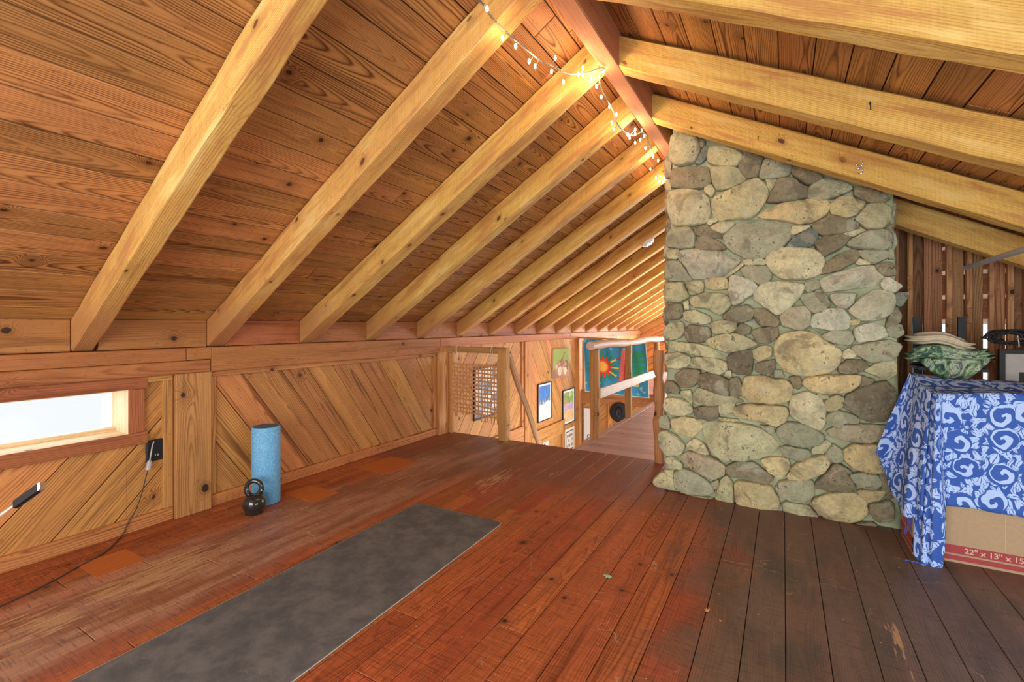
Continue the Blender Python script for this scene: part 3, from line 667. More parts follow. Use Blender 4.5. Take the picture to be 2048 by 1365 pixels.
# rafters
names = ['nearest the camera', 'second from the camera', 'third from the camera', 'fourth from the camera', 'fifth from the camera', 'sixth from the camera',
         'seventh from the camera', 'eighth from the camera', 'ninth from the camera', 'tenth from the camera', 'eleventh from the camera', 'twelfth from the camera',
         'thirteenth from the camera', 'fourteenth from the camera', 'fifteenth from the camera', 'sixteenth from the camera', 'last before the far wall']
RW = 0.10
def rafter(Y, left, label, seed, group, RW=0.10, xstart=None, tw=0.0):
    m = MB(); hp = (RD - 0.002) * (cl if left else cr)
    if left:
        xa, xb = RXL, XW + 0.004; f = zl; s = 1
    else:
        xa, xb = (xstart if xstart is not None else RXR), XR; f = zr; s = -1
    A = Vector((xa, Y + tw + RW / 2, f(xa) + (RD - 0.002) / 2)); B = Vector((xb, Y + RW / 2, f(xb) + (RD - 0.002) / 2))
    # plumb-cut ends: octagonal section sheared vertically
    L = (B - A).length; seg = int(L / 0.1)
    hw, hh, ch = RW / 2, (RD - 0.002) / 2, 0.007
    sec = [(-hw + ch, -hh), (hw - ch, -hh), (hw, -hh + ch), (hw, hh - ch), (hw - ch, hh), (-hw + ch, hh), (-hw, hh - ch), (-hw, -hh + ch)]
    vv = [-hw + ch, hw - ch, hw, hw + 2 * hh, 0, 0, -hw - 2 * hh, -hw, -hw + ch]
    tone = (0.3 + 0.5 * hsh(seed, 2), hsh(seed, 3)); rows = []
    for i in range(seg + 1):
        q0 = A.lerp(B, i / seg); row = []
        for a, b in sec:
            q = q0 + Vector((0, a, b))
            n = mnoise.noise(Vector((q.x * 5, q.y * 3 + seed, q.z))) * 0.007 + mnoise.noise(q * 22) * 0.003
            if i in (0, seg): n = 0
            sg = 1 if b < 0 else 0
            row.append(q + Vector((0, n * (1 if a > 0 else -1), -abs(n) * sg * 0.7)))
        rows.append(row)
    off = tone[1] * 23
    m.grid(rows, UV=lambda i, j: (L * i / seg + off, vv[j] - (0.02 if j < 8 else 0.02)), tone=tone, closed=True)
    m.cap(rows[0][::-1], [(p[0] + .3, p[1]) for p in sec][::-1], tone); m.cap(rows[-1], [(p[0], p[1]) for p in sec], tone)
    o = m.build('rafter', M['rafter']); tag(o, label, 'rafter', group); return o
LY = [0.883 + 0.6065 * k for k in range(17)]
k_far = len(LY)
for k, Y in enumerate(LY):
    if Y > YF - 0.1: break
    rafter(Y, True, 'rough-sawn pine rafter on the left roof slope, ' + names[k], 30 + k, 'rafters of the left roof slope', RW={0: .086, 1: .105, 2: .118}.get(k, .10), tw={0: -.028, 2: .035}.get(k, 0))
lab_r = {-2: 'pine rafter of the right slope just behind the photographer', -1: 'wide pale pine rafter crossing the top right corner of the photo', 0: 'knotty pine rafter on right slope with a bent nail, above the hooked one',
         1: 'pine rafter on right slope passing in front of the stone chimney top', 2: 'shaded pine rafter emerging right of the chimney, above the steel rod'}
RY = {}
for k in range(-3, 3):
    Y = 2.2 + 0.655 * k; RY[k] = Y
    if k >= -1: rafter(Y, False, lab_r[k], 70 + k, 'rafters of the right roof slope', xstart=0.56 if k == 2 else None)
for k in range(-4, 0):
    pass
# ridge beam
m = MB(); beam(m, ((RXL + RXR) / 2, YB, ZR + 0.115), ((RXL + RXR) / 2, YF, ZR + 0.115), X3, RXR - RXL, 0.23, tone=(0.5, 0.4), ch=0.005, rough=0.002, seg=90)
tag(m.build('ridge_beam', M['ridge']), 'long weathered reddish ridge timber running along the roof peak', 'beam')

# blocking between rafters on top of the plate
m = MB()
edges = [YB] + LY + [YF]
for i in range(len(edges) - 1):
    a = edges[i] + (RW if i else 0) + 0.002; b = edges[i + 1] - 0.003
    if b - a < 0.05: continue
    slab(m, rect(a, b, ZPT + 0.003, zl(XW) + RD + 0.0), (Vector((XW + 0.012, 0, 0)), Y3, Z3, X3), 0.03, 0, ZPT + 0.07, (hsh(i, 4), hsh(i, 7)), bev=0.002)
box(m, XW - 0.05, XW - 0.03, YB, YF, ZPB - 0.03, zl(XW) + RD + 0.1, (0.3, 0.3), 'y')
trim(m, 'plate')
# far gable wall
m = MB(); zz = ZR + 0.2
pts = [(XW, -0.1), (-0.45, -0.1), (-0.45, zz), (RXL, zz + .1), (XW, zl(XW) + RD)]
pts = [[(XW, -0.1), (-2.2, -0.1), (-2.2, 1.0), (XW, 1.0)], [(-0.8, -0.1), (-0.45, -0.1), (-0.45, 1.0), (-0.8, 1.0)], [(-2.2, -.1), (-.8, -.1), (-.8, .1), (-2.2, .1)], [(XW, 1.0), (-0.45, 1.0), (-0.45, zz), (RXL, zz + .1), (XW, zl(XW) + RD)]]  # opening added for the catwalk sheen lamp, hidden behind the chimney
planked(m, pts, (Vector((0, YF, 0)), X3, Z3, -Y3), math.radians(28), 0.14, seed=31, jit=0.1)
tag(m.build('wall_far', M['wall']), kind='structure')
# gable wall behind the camera with its window opening, and right knee wall
m = MB(); frk = (Vector((0, YB, 0)), X3, Z3, Y3)
planked(m, [rect(XW, -2.0, 0, 1.45), rect(1.1, XR, 0, 1.1), rect(-2.0, 1.1, 0, 0.28), [(-2.0, 2.02), (1.1, 2.02), (RXR, ZR + .2), (RXL, ZR + .2)]], frk, 0, 0.15, seed=33)
tag(m.build('wall_back', M['wall']), kind='structure')
m = MB(); planked(m, [rect(YB, 3.95, 0, 0.12), rect(YB, 3.95, 0.78, zr(XR) + RD), rect(YB, -0.1, 0.12, 0.78), rect(2.1, 3.95, 0.12, 0.78)], (Vector((XR, 0, 0)), Y3, Z3, -X3), 0, 0.15, seed=35)  # unseen opening added for the side fill lamp
tag(m.build('wall_right', M['darkboard']), kind='structure')

# ------------------------------------------------------------------ board partition behind the chimney, right
YP = 3.93
m = MB(); zx = lambda px: atY(px, 600, YP).x
Z2 = lambda z: 1740 + z / 4.266
bd = [(60, 215, 0), (218, 312, 0), (355, 450, 0), (515, 616, 0), (690, 800, 0), (860, 965, 0), (1052, 1155, 0), (1210, 1300, 0), (1345, 1450, 0), (1500, 1620, 0), (1660, 1800, 0)]
bt = [(205, 222), (310, 356), (450, 516), (641, 690), (808, 860), (1003, 1046), (1157, 1211), (1298, 1350), (1450, 1502), (1618, 1664)]
frp = (Vector((0, YP, 0)), X3, Z3, -Y3)
for i, (a, b, _) in enumerate(bd):
    x0, x1 = zx(Z2(a)), zx(Z2(b)); slab(m, [(x0, 0), (x1, 0), (x1, zr(x1) + RD), (x0, zr(x0) + RD)], frp, 0.018, math.pi / 2, -(x0 + x1) / 2, (hsh(i, 91), hsh(i, 92)), bev=0.002, aoff=i * 3.3)
for i, (a, b) in enumerate(bt):
    x0, x1 = zx(Z2(a)), zx(Z2(b)); x1 = max(x1, x0 + 0.02)
    slab(m, [(x0, 0), (x1, 0), (x1, zr(x1) + RD), (x0, zr(x0) + RD)], (Vector((0, YP - 0.034, 0)), X3, Z3, -Y3), 0.034, math.pi / 2, -(x0 + x1) / 2, (0.95 + 0.4 * hsh(i, 95), hsh(i, 96)), bev=0.002, aoff=i * 5.1)
tag(m.build('wall_partition', M['darkboard']), kind='structure')
# horizontal lath seen through the slits
m = MB()
for k in (0, 1, 3, 5, 7, 8, 9, 10, 11):
    z = 0.02 + k * 0.155
    box(m, 0.35, XR, YP + 0.06, YP + 0.08, z, z + 0.128, (0.9, hsh(k, 5)), 'x')
trim(m, 'plate')

# ------------------------------------------------------------------ stone chimney
CY = 3.135
SA = """d0|p
g:140,75 230,50 300,80 325,160 290,240 200,265 135,240 130,140
d:300,85 350,105 345,138 325,150
b:345,140 375,150 365,205 330,245 290,250 320,190
t:380,150 470,140 560,170 592,200 555,265 450,270 370,245 365,200
d:595,180 722,210 700,280 680,335 610,340 560,275
g:728,222 870,235 905,285 860,340 760,350 700,345 700,300
d:905,270 1060,305 1095,345 1040,385 990,380 910,325
d:150,280 270,264 360,265 395,350 370,400 230,415 137,400 138,320
t:385,280 470,268 560,280 615,330 590,370 500,410 430,420 400,370
p:350,400 390,385 415,420 390,460 350,430
t:600,370 680,342 735,385 755,450 700,540 640,600 520,600 420,610 390,530 400,470 480,430
t:735,350 800,347 790,390 750,430 740,390
d:810,350 900,340 990,400 1000,460 900,490 740,500 780,430
g:1000,440 1020,390 1110,345 1230,370 1290,405 1200,455 1090,485 1010,465
d:1300,398 1450,425 1515,470 1480,490 1390,500 1300,455
p:125,430 200,412 310,420 370,460 385,560 370,620 270,645 150,640 120,560 115,480
o:850,500 1000,477 1110,480 1140,510 1120,570 1040,620 950,635 840,610 680,590 740,540
o:1150,500 1210,458 1290,465 1325,520 1310,570 1240,595 1160,575 1137,540
t:1315,475 1365,490 1350,530 1325,540
t:1380,510 1480,500 1530,540 1520,620 1470,660 1380,665 1300,600 1340,560
d:1500,655 1545,630 1538,690 1490,668
d:1030,640 1130,575 1250,600 1325,630 1300,670 1180,700 1100,710 1040,670
p:1230,690 1330,665 1365,675 1290,710 1240,705
g:1260,740 1390,672 1500,670 1535,710 1520,790 1440,800 1310,785 1250,770
g:465,710 560,625 680,605 800,615 890,640 895,720 830,790 740,845 620,855 540,820 480,770
p:380,602 420,595 425,615 380,640 365,620
p:390,650 450,620 535,625 500,670 460,695 400,670
p:905,650 1000,640 1010,655 910,705 895,680
b:860,775 920,715 1010,665 1065,680 1060,735 1020,775 900,782
d:1040,750 1110,710 1200,702 1270,712 1240,760 1180,800 1100,840 1060,790
g:110,700 150,660 260,650 290,710 280,780 190,790 105,770
d:280,655 350,640 440,680 460,720 380,715 300,705
d:310,720 350,705 440,740 485,790 400,800 300,790 290,760
w:190,800 320,785 430,795 520,840 580,855 540,900 460,960 370,975 270,980 230,900 180,850
t:105,800 190,795 180,850 120,855
p:600,860 720,850 730,890 610,895
p:730,860 790,785 900,780 1040,790 1100,840 1100,930 1030,975 930,985 830,980 760,920
d:1110,890 1180,830 1290,790 1330,815 1310,870 1200,925 1080,950
g:1320,800 1500,800 1515,840 1420,885 1370,865 1330,830
p:1310,850 1365,862 1400,885 1310,890
d:1430,890 1530,875 1560,950 1480,965 1440,920
g:1510,790 1540,800 1545,845 1515,850
g:115,870 185,860 250,960 270,985 160,995 105,980 98,920
t:480,960 585,880 590,900 520,955 470,980
g:575,920 620,897 740,900 775,960 740,1010 690,1015 600,965
w:1070,990 1150,950 1300,905 1430,895 1480,960 1470,1010 1300,1040 1150,1060 1100,1060
w:1460,1010 1500,965 1600,1020 1550,1065 1480,1045
t:100,1010 215,1000 235,1050 255,1090 190,1130 110,1120 92,1060
t:230,1010 320,990 345,1020 330,1070 260,1085
o:350,985 420,968 490,975 500,1040 420,1050 360,1040
w:510,960 560,960 650,990 685,1030 650,1080 580,1130 525,1150 500,1060
p:660,1060 720,1000 840,995 985,1015 960,1080 890,1160 810,1215 740,1160 660,1110
g:985,1000 1060,985 1075,1040 1000,1060 975,1040
g:950,1090 1010,1065 1110,1075 1140,1140 1110,1175 1030,1195 985,1150
w:1145,1080 1220,1070 1305,1070 1290,1130 1240,1170 1190,1160 1150,1110
w:1255,1180 1330,1100 1430,1045 1540,1070 1555,1120 1530,1200 1440,1240 1340,1245 1290,1210
b:1560,1075 1635,1065 1625,1110 1590,1150 1545,1130
d:1500,1240 1550,1160 1595,1200 1580,1260 1500,1285
t:255,1110 330,1070 440,1070 500,1090 520,1140 480,1185 440,1210 370,1170 280,1160
p:220,1125 250,1120 250,1175 222,1170
d:110,1145 200,1135 215,1190 190,1230 120,1240 100,1190
t:215,1190 290,1175 380,1215 390,1250 340,1270 230,1250
d:460,1220 540,1160 620,1140 665,1190 640,1240 560,1260 480,1235
d:660,1170 730,1170 820,1240 800,1285 700,1275 665,1230
s:825,1220 880,1160 970,1150 1020,1190 1010,1280 950,1305 840,1280
w:1030,1210 1130,1165 1220,1165 1265,1230 1260,1290 1150,1310 1015,1280
o:1265,1240 1330,1235 1325,1265 1275,1275"""
SB = """d0|p
w:1300,50 1400,15 1480,50 1505,100 1440,130 1320,140 1295,90
g:1500,50 1590,30 1610,90 1560,112 1510,100
t:95,50 130,20 200,10 225,60 200,110 140,130 95,110
d:215,70 260,30 380,50 385,110 330,145 240,135
t:390,20 450,0 550,10 555,60 500,85 400,90
d:545,60 580,20 640,50 630,90 570,95
d:640,70 720,45 810,50 810,110 740,155 680,140
t:100,135 180,140 300,150 400,180 470,240 430,250 280,220 150,190
t:360,130 440,95 540,80 640,120 685,160 600,190 490,210 380,170
o:790,150 840,90 930,70 1040,80 1120,140 1215,190 1200,280 1150,330 1030,355 920,350 850,320 800,250
g:1000,55 1050,70 1110,120 1090,130 1040,90
g:1090,100 1170,60 1270,70 1290,120 1260,160 1180,155 1110,125
p:1230,200 1260,180 1310,215 1290,240 1225,245
g:1270,170 1400,145 1510,125 1595,160 1550,250 1400,275 1320,230
d:1200,290 1260,250 1350,260 1385,295 1330,330 1240,345 1200,330
t:1350,320 1440,270 1550,260 1565,340 1500,380 1420,350
t:100,220 190,200 265,240 250,290 180,310 110,300
t:255,270 280,235 400,240 490,270 490,320 430,350 330,315 260,290
k:490,230 560,200 650,190 655,270 640,345 560,345 500,310
o:650,195 700,165 770,170 770,230 700,260 655,240
d:670,280 790,250 790,320 760,355 680,330
g:790,320 830,320 850,360 790,365
d:160,350 220,310 320,320 310,390 260,430 190,420
k:320,340 420,340 510,390 500,440 495,480 420,460 310,420
d:510,370 560,365 585,420 570,485 520,490 505,440
p:480,330 510,320 520,360 480,355
d:100,390 150,390 190,440 180,470 100,460
o:600,360 720,350 790,375 870,380 905,430 890,510 780,535 640,515 580,480 590,420
d:880,365 940,355 965,400 940,440 910,420
o:980,370 1120,350 1330,345 1330,410 1250,460 1130,470 1030,455 970,410
d:1340,355 1420,380 1400,410 1330,430
k:1240,480 1340,420 1490,385 1550,440 1560,560 1500,630 1400,650 1290,590 1225,550
t:280,470 310,425 420,465 570,500 590,520 480,535 400,545 280,535
t:195,455 260,445 275,500 265,535 230,500
p:100,500 160,490 250,520 280,580 220,605 130,600 90,550
d:285,560 340,545 430,545 440,610 380,640 290,610
t:435,540 480,525 540,530 530,580 480,605 440,590
o:530,560 600,530 850,545 880,590 860,640 800,675 700,645 540,610
p:900,480 990,455 1080,490 1115,560 1115,650 1080,700 980,660 890,610 885,540
o:1110,510 1180,475 1225,490 1225,550 1150,580 1115,570
t:1060,470 1120,475 1130,495 1090,500
g:1120,600 1200,570 1320,620 1320,655 1230,650 1200,690 1120,650
g:60,620 100,605 130,650 120,690 65,680
o:130,630 220,610 320,640 330,690 270,740 160,710
t:440,615 550,630 550,642 450,637
t:335,660 420,645 560,650 690,680 780,750 820,810 750,860 620,890 470,890 390,840 350,740
g:700,670 780,675 790,710 760,720
g:800,700 860,650 940,650 1060,700 1110,740 1080,790 980,805 840,780
s:1120,700 1220,660 1350,660 1500,670 1520,740 1400,775 1250,770 1150,740
p:60,720 100,700 180,740 225,800 200,850 110,860 60,790
p:240,780 290,750 350,790 375,850 330,850 240,810
g:830,810 880,795 1000,820 1020,860 960,890 860,870
p:1030,810 1110,765 1150,790 1100,845 1030,845
g:1115,840 1160,785 1215,820 1220,890 1180,905 1120,880
o:1230,820 1290,785 1500,790 1520,960 1400,970 1280,935 1230,880
s:205,860 260,830 400,870 475,920 470,980 410,1010 320,970 230,910
t:100,880 150,860 210,920 200,945 130,940
t:95,950 150,950 150,995 110,985
d:480,930 560,895 650,900 720,950 785,1000 740,1040 620,1010 500,990
o:700,890 770,870 870,880 890,940 830,1005 760,970
o:870,990 920,910 1020,870 1110,855 1145,910 1090,970 980,1015 890,1010
t:20,1020 80,965 150,1000 165,1080 110,1070 40,1050
g:160,970 210,940 300,970 390,1040 410,1090 350,1110 200,1090 160,1050
t:390,1030 435,1010 440,1060 400,1070
t:430,1080 450,1010 490,985 525,1030 535,1165 480,1160 415,1130
o:540,1025 640,1020 770,1050 820,1150 800,1210 700,1200 545,1165
g:800,1060 830,1020 960,1010 1030,1020 1040,1100 1010,1160 900,1145 820,1110
d:1025,1060 1100,980 1170,910 1220,920 1300,1050 1290,1085 1150,1080
d:1220,920 1280,960 1270,980 1240,960
g:1270,980 1330,965 1440,980 1465,1030 1420,1075 1340,1060 1290,1020
o:1320,1080 1430,1075 1490,1080 1450,1140 1380,1150 1330,1110
d:1450,980 1540,980 1540,1130 1480,1130
o:1040,1130 1150,1095 1290,1095 1370,1150 1380,1220 1320,1270 1190,1290 1090,1240 1030,1180
t:845,1150 1000,1165 1070,1260 950,1240 850,1220
d:1400,1160 1540,1150 1540,1270 1430,1270 1390,1210
d:1250,1290 1400,1280 1430,1305 1300,1310
t:200,1095 400,1130 400,1150 220,1120
d:810,1160 840,1180 830,1220 800,1210"""
PAL = {'g': (0.42, 0.41, 0.29), 'd': (0.27, 0.225, 0.145), 'k': (0.20, 0.165, 0.105), 'b': (0.17, 0.20, 0.185), 't': (0.58, 0.53, 0.32), 'o': (0.66, 0.53, 0.29),
       'p': (0.68, 0.62, 0.41), 'w': (0.60, 0.565, 0.44), 's': (0.50, 0.43, 0.30)}
def chaikin(p, n=1):
    for _ in range(n):
        q = []
        for i in range(len(p)):
            a, b = p[i], p[(i + 1) % len(p)]
            q.append((a[0] * .86 + b[0] * .14, a[1] * .86 + b[1] * .14)); q.append((a[0] * .14 + b[0] * .86, a[1] * .14 + b[1] * .86))
        p = q
    return p
def resample(p, n):
    L = [0]
    for i in range(len(p)): L.append(L[-1] + math.dist(p[i], p[(i + 1) % len(p)]))
    out = []; j = 0
    for k in range(n):
        s = L[-1] * k / n
        while L[j + 1] < s: j += 1
        t = (s - L[j]) / max(1e-9, L[j + 1] - L[j]); a, b = p[j], p[(j + 1) % len(p)]
        out.append((a[0] + t * (b[0] - a[0]), a[1] + t * (b[1] - a[1])))
    return out
stones = []
for src, oy in ((SA, 250), (SB, 640)):
    for line in src.split('\n')[1:]:
        c, pl = line.split(':'); pl = [tuple(map(float, q.split(','))) for q in pl.split()]
        P3 = [atY(1300 + x / 3.174, oy + y / 3.174, CY) for x, y in pl]
        stones.append((c, [(p.x, p.z) for p in P3]))
chim = empty('stone_chimney', (-0.06, CY + 0.3, 0), 'tall chimney of rounded field stones in greenish mortar rising through the roof', 'chimney')
def dome(m, poly, col, seed, yf, sgn=-1, plane='xz', H_=None, grow=1.045):
    if parea(poly) < 0: poly = poly[::-1]
    NP = 44
    p = resample(chaikin(poly, 1), NP)
    cx = sum(q[0] for q in p) / NP; cz = sum(q[1] for q in p) / NP; ar = abs(parea(p)); R = math.sqrt(ar / math.pi)
    g = 1 + 0.0055 / max(R, .02)
    hh = H_ or min(0.050, 0.016 + R * 0.40) * (0.8 + 0.5 * hsh(seed, 1))
    planes = []
    for k in range(5):
        an = 2 * math.pi * (k / 5 + 0.2 * hsh(seed, k, 5)); sl_ = 0.08 + 0.42 * hsh(seed, k, 8)
        planes.append((hh * (1.02 + 0.28 * hsh(seed, k, 11)), -math.cos(an) * sl_, -math.sin(an) * sl_))
    prof = [(1.01, -0.9), (1.0, 0.0), (0.99, 0.38), (0.965, 0.62), (0.93, 0.78), (0.88, 0.89), (0.80, 0.96), (0.68, 1.0), (0.54, 1.03), (0.40, 1.05), (0.26, 1.06), (0.12, 1.06), (0.02, 1.06)]
    rows = []
    for s_, h_ in prof:
        row = []
        for q in p:
            x, z = cx + (q[0] - cx) * s_ * g, cz + (q[1] - cz) * s_ * g
            wv_ = mnoise.noise(Vector((x * 26 + seed, z * 26, 2)))
            if s_ > .9: x += 0.004 * wv_; z += 0.004 * mnoise.noise(Vector((x * 26, z * 26 + seed, 7)))
            d = hh * h_
            if h_ > 0.3: d = min(d, min(a_ + gx * (x - cx) + gz * (z - cz) for a_, gx, gz in planes))
            d += (mnoise.noise(Vector((x * 11 + seed, z * 11, seed * 1.7))) * 0.007 + wv_ * 0.0035 + mnoise.noise(Vector((x * 60, z * 60, 4))) * 0.0018) * min(1.0, max(h_, 0) * 1.3)
            row.append(Vector((x, yf + sgn * d, z)) if plane == 'xz' else Vector((yf + sgn * d, x, z)))
        rows.append(row)
    m.grid(rows, UV=lambda i, j: (i, j), col=col, closed=True); m.cap(rows[-1], None, (0.5, 0.5), col)
m = MB()
for i, (c, poly) in enumerate(stones):
    b = PAL[c]; k = 0.88 + 0.26 * hsh(i, 77); hu = (hsh(i, 78) - .5) * 0.06
    dome(m, poly, (b[0] * k * (0.97 + hu), b[1] * k, b[2] * k * (0.90 - hu)), i + 1, CY)
# side faces of the stack: simple courses of the same stones
for side, xf, sg in ((0, -0.66, -1), (1, 0.50, 1)):
    z = 0.02; i = 0
    while z < 2.15:
        hgt = 0.11 + 0.07 * hsh(i, 5 + side); y = CY + 0.03
        while y < CY + 0.62:
            wd = 0.13 + 0.14 * hsh(y, z, side)
            pl = [(y + .01, z + .03), (y + wd * .3, z), (y + wd * .8, z + .01), (y + wd, z + hgt * .4), (y + wd * .9, z + hgt * .9), (y + wd * .4, z + hgt), (y + .02, z + hgt * .8)]
            cc = PAL['gtdpows'[int(hsh(y, z) * 6.99)]]
            dome(m, pl, cc, i + y * 7, xf, sg, 'yz', 0.03); y += wd + 0.008
        z += hgt + 0.006; i += 1
m.build('stonework', M['stone'], chim, smooth=True)
# mortar core: slightly battered, rough face
m = MB(); ZT = 2.55; nx, nz = 40, 70; rows = []
xl = lambda z: -0.668 + 0.045 * z / 2.0 ; xr2 = lambda z: 0.535 - 0.02 * z
for i in range(nz + 1):
    z = ZT * i / nz; row = []
    loop = [(xl(z) + (xr2(z) - xl(z)) * j / nx, CY) for j in range(nx + 1)] + [(xr2(z), CY + .35), (xr2(z), CY + 0.68), (xl(z), CY + 0.68), (xl(z), CY + .35)]
    for j, (x, y) in enumerate(loop):
        d = mnoise.noise(Vector((x * 9, z * 9, 0))) * 0.007
        row.append(Vector((x, y + (d + 0.012 if j <= nx else 0), z)))
    rows.append(row)
m.grid(rows, closed=True); m.build('mortar', M['mortar'], chim, smooth=True)

# ------------------------------------------------------------------ railings at the stairwell
def logpost(name, label, x, y, z0, z1, r, seed, cat='post', mat='log', group=None, n=14, bul=0.004):
    m = MB(); k = 16
    pts = [(x + 0.006 * math.sin(seed + i * .7), y + 0.006 * math.cos(seed + i), z0 + (z1 - z0) * i / k) for i in range(k + 1)]
    rad = [r * (1 + 0.08 * math.sin(i * 1.3 + seed) + 0.05 * math.sin(i * 2.9 + seed)) for i in range(k + 1)]
    tube(m, pts, rad, n, tone=(hsh(seed), hsh(seed, 2)), nz=bul, seed=seed)
    o = m.build(name, M[mat], smooth=True, loc=(x, y, z0)); return tag(o, label, cat, group)
# hewn post at the near end of catwalk rail
m = MB(); beam(m, (-1.545, 4.25, 0), (-1.545, 4.25, 0.835), X3, 0.085, 0.085, tone=(0.6, 0.3), ch=0.02, rough=0.005, seed=3, seg=14)
tag(m.build('rail_post', M['post'], loc=(-1.545, 4.25, 0)), 'hewn knotty post holding the near end of the pale log handrail', 'post')
m = MB(); beam(m, (-1.545, 5.36, 0), (-1.545, 5.36, 0.83), X3, 0.07, 0.07, tone=(0.3, 0.8), ch=0.014, rough=0.004, seed=5, seg=12)
tag(m.build('rail_post', M['log'], loc=(-1.545, 5.36, 0)), 'squared middle post of the catwalk rail in front of the tapestry', 'post')
logpost('rail_post', 'far round post of the catwalk rail beside the log newel', -1.545, 6.72, 0, 0.83, 0.04, 4.2)
logpost('newel_post', 'lumpy peeled log post standing against the chimney left side', -0.835, 3.74, 0, 0.87, 0.036, 7.7, bul=0.022)
m = MB(); k = 14
pts = [(-1.545 + 0.008 * math.sin(i * 1.1), 4.12 + 2.95 * i / k, 0.872 + 0.008 * math.sin(i * .8)) for i in range(k + 1)]
tube(m, pts, [0.04 + 0.004 * math.sin(i * 1.7) for i in range(k + 1)], 14, tone=(0.7, 0.2), nz=0.004)
tag(m.build('handrail', M['palelog'], smooth=True), 'pale peeled log handrail along the catwalk, lying on the posts', 'handrail')
m = MB(); beam(m, (-1.49, 4.24, 0.425), (-1.49, 6.80, 0.415), Z3, 0.092, 0.022, tone=(0.8, 0.4), ch=0.002, seed=9)
tag(m.build('rail_board', M['palewood']), 'pale flat board nailed across the catwalk posts below the handrail', 'rail')
# stair head rail with hanging weaving
m = MB(); beam(m, (-2.245, 3.735, 0), (-2.245, 3.735, 0.845), X3, 0.09, 0.09, tone=(0.75, 0.6), ch=0.012, rough=0.004, seed=11, seg=14)
tag(m.build('rail_post', M['post'], loc=(-2.245, 3.735, 0)), 'square yellow post at the stair head, right of the woven hanging', 'post')
m = MB(); beam(m, (-2.945 + .05, 3.735, 0.825), (-2.20, 3.735, 0.830), Z3, 0.055, 0.07, tone=(0.1, 0.9), ch=0.006, rough=0.003, seed=12)
tag(m.build('rail_bar', M['log']), 'dark top bar over the woven hanging, between wall and stair post', 'rail')
m = MB(); beam(m, (-2.862, 3.76, 0.0), (-2.862, 3.76, 0.79), X3, 0.04, 0.05, tone=(0.9, 0.2), ch=0.004, seed=13)
tag(m.build('wall_stud', M['post']), 'thin pale stud against the wall, left of the woven hanging', 'post')
m = MB(); A = Vector((-2.235, 3.80, 0.80)); B = atX(1078, 888, -2.235); B = A + (B - A) * 1.6
beam(m, A, B, X3, 0.045, 0.062, tone=(0.2, 0.4), ch=0.014, rough=0.004, seed=14)
tag(m.build('stair_handrail', M['log']), 'brown handrail sloping down the stairs from the square yellow post', 'handrail')
# stair flight below the stair head
m = MB()
for k in range(9):
    z = -0.25 * (k + 1); y = FY + 0.10 + 0.19 * k
    box(m, -2.85, -2.25, y - 0.09, y + 0.10, z - 0.035, z, (0.4, hsh(k)), 'x')
for x in (-2.87, -2.25):
    beam(m, (x, FY + 0.03, -0.12), (x, FY + 0.03 + 1.85, -2.55), X3, 0.04, 0.2, tone=(0.4, 0.2))
tag(m.build('staircase', M['catwalk']), 'steep wooden stair flight dropping through the floor opening', 'stairs')

# woven rattan hanging
wv = empty('woven_hanging', (-2.58, 3.70, 0.15), 'brown open-weave rattan mat hung by strings from the dark bar', 'wall hanging')
m = MB(); p0 = atY(901, 727, 3.70); p1 = atY(998, 842, 3.70); W_, Hh_ = p1.x - p0.x, p0.z - p1.z
def splint(m, A, B, wdir, wd, ph, n=30, amp=0.004, th=0.0016):
    A, B = Vector(A), Vector(B); rows = []
    D = (B - A).normalized(); W = Vector(wdir)
    for i in range(n + 1):
        q = A.lerp(B, i / n) + Y3 * amp * math.sin(ph + i / n * math.pi * 14) + W * 0.003 * math.sin(i * .35 + ph * 3)
        rows.append([q - W * wd / 2 - Y3 * th, q + W * wd / 2 - Y3 * th, q + W * wd / 2 + Y3 * th, q - W * wd / 2 + Y3 * th])
    m.grid(rows, closed=True); m.cap(rows[0]); m.cap(rows[-1])
nv = 16
for k in range(nv):
    x = p0.x + W_ * (k + .5) / nv
    splint(m, (x, 3.70, p0.z + 0.01), (x + 0.01 * (hsh(k) - .5), 3.70, p1.z - 0.03 + 0.10 * hsh(k, 3) * (1 - k / nv) - 0.015 * k / nv), X3, 0.017 if k < 7 else 0.0125, k * math.pi)
for k in range(13):
    z = p0.z - Hh_ * 0.93 * k / 12.5
    splint(m, (p0.x - 0.005, 3.70, z), (p1.x + 0.004, 3.70, z - 0.012 - (0.02 if k > 9 else 0)), Z3, 0.0155, k * math.pi + .5)
m.build('splint_weave', M['rattan'], wv)
for px in (912, 983):
    m = MB(); a = atY(px, 722, 3.695)
    zb = 0.868; path = [(a.x - .006, 3.70, p0.z), (a.x - .01, 3.692, .80), (a.x + .004, 3.69, zb - .012), (a.x + .012, 3.735, zb + 0.004), (a.x + .016, 3.78, .85)]
    tube(m, smooth_path(path), 0.0022, 5); 
    path = [(a.x + .012, 3.70, p0.z), (a.x + .014, 3.692, .80), (a.x + .012, 3.69, zb - .012), (a.x + .014, 3.735, zb + 0.004)]
    tube(m, smooth_path(path), 0.0022, 5); m.build('string', M['string'], wv)

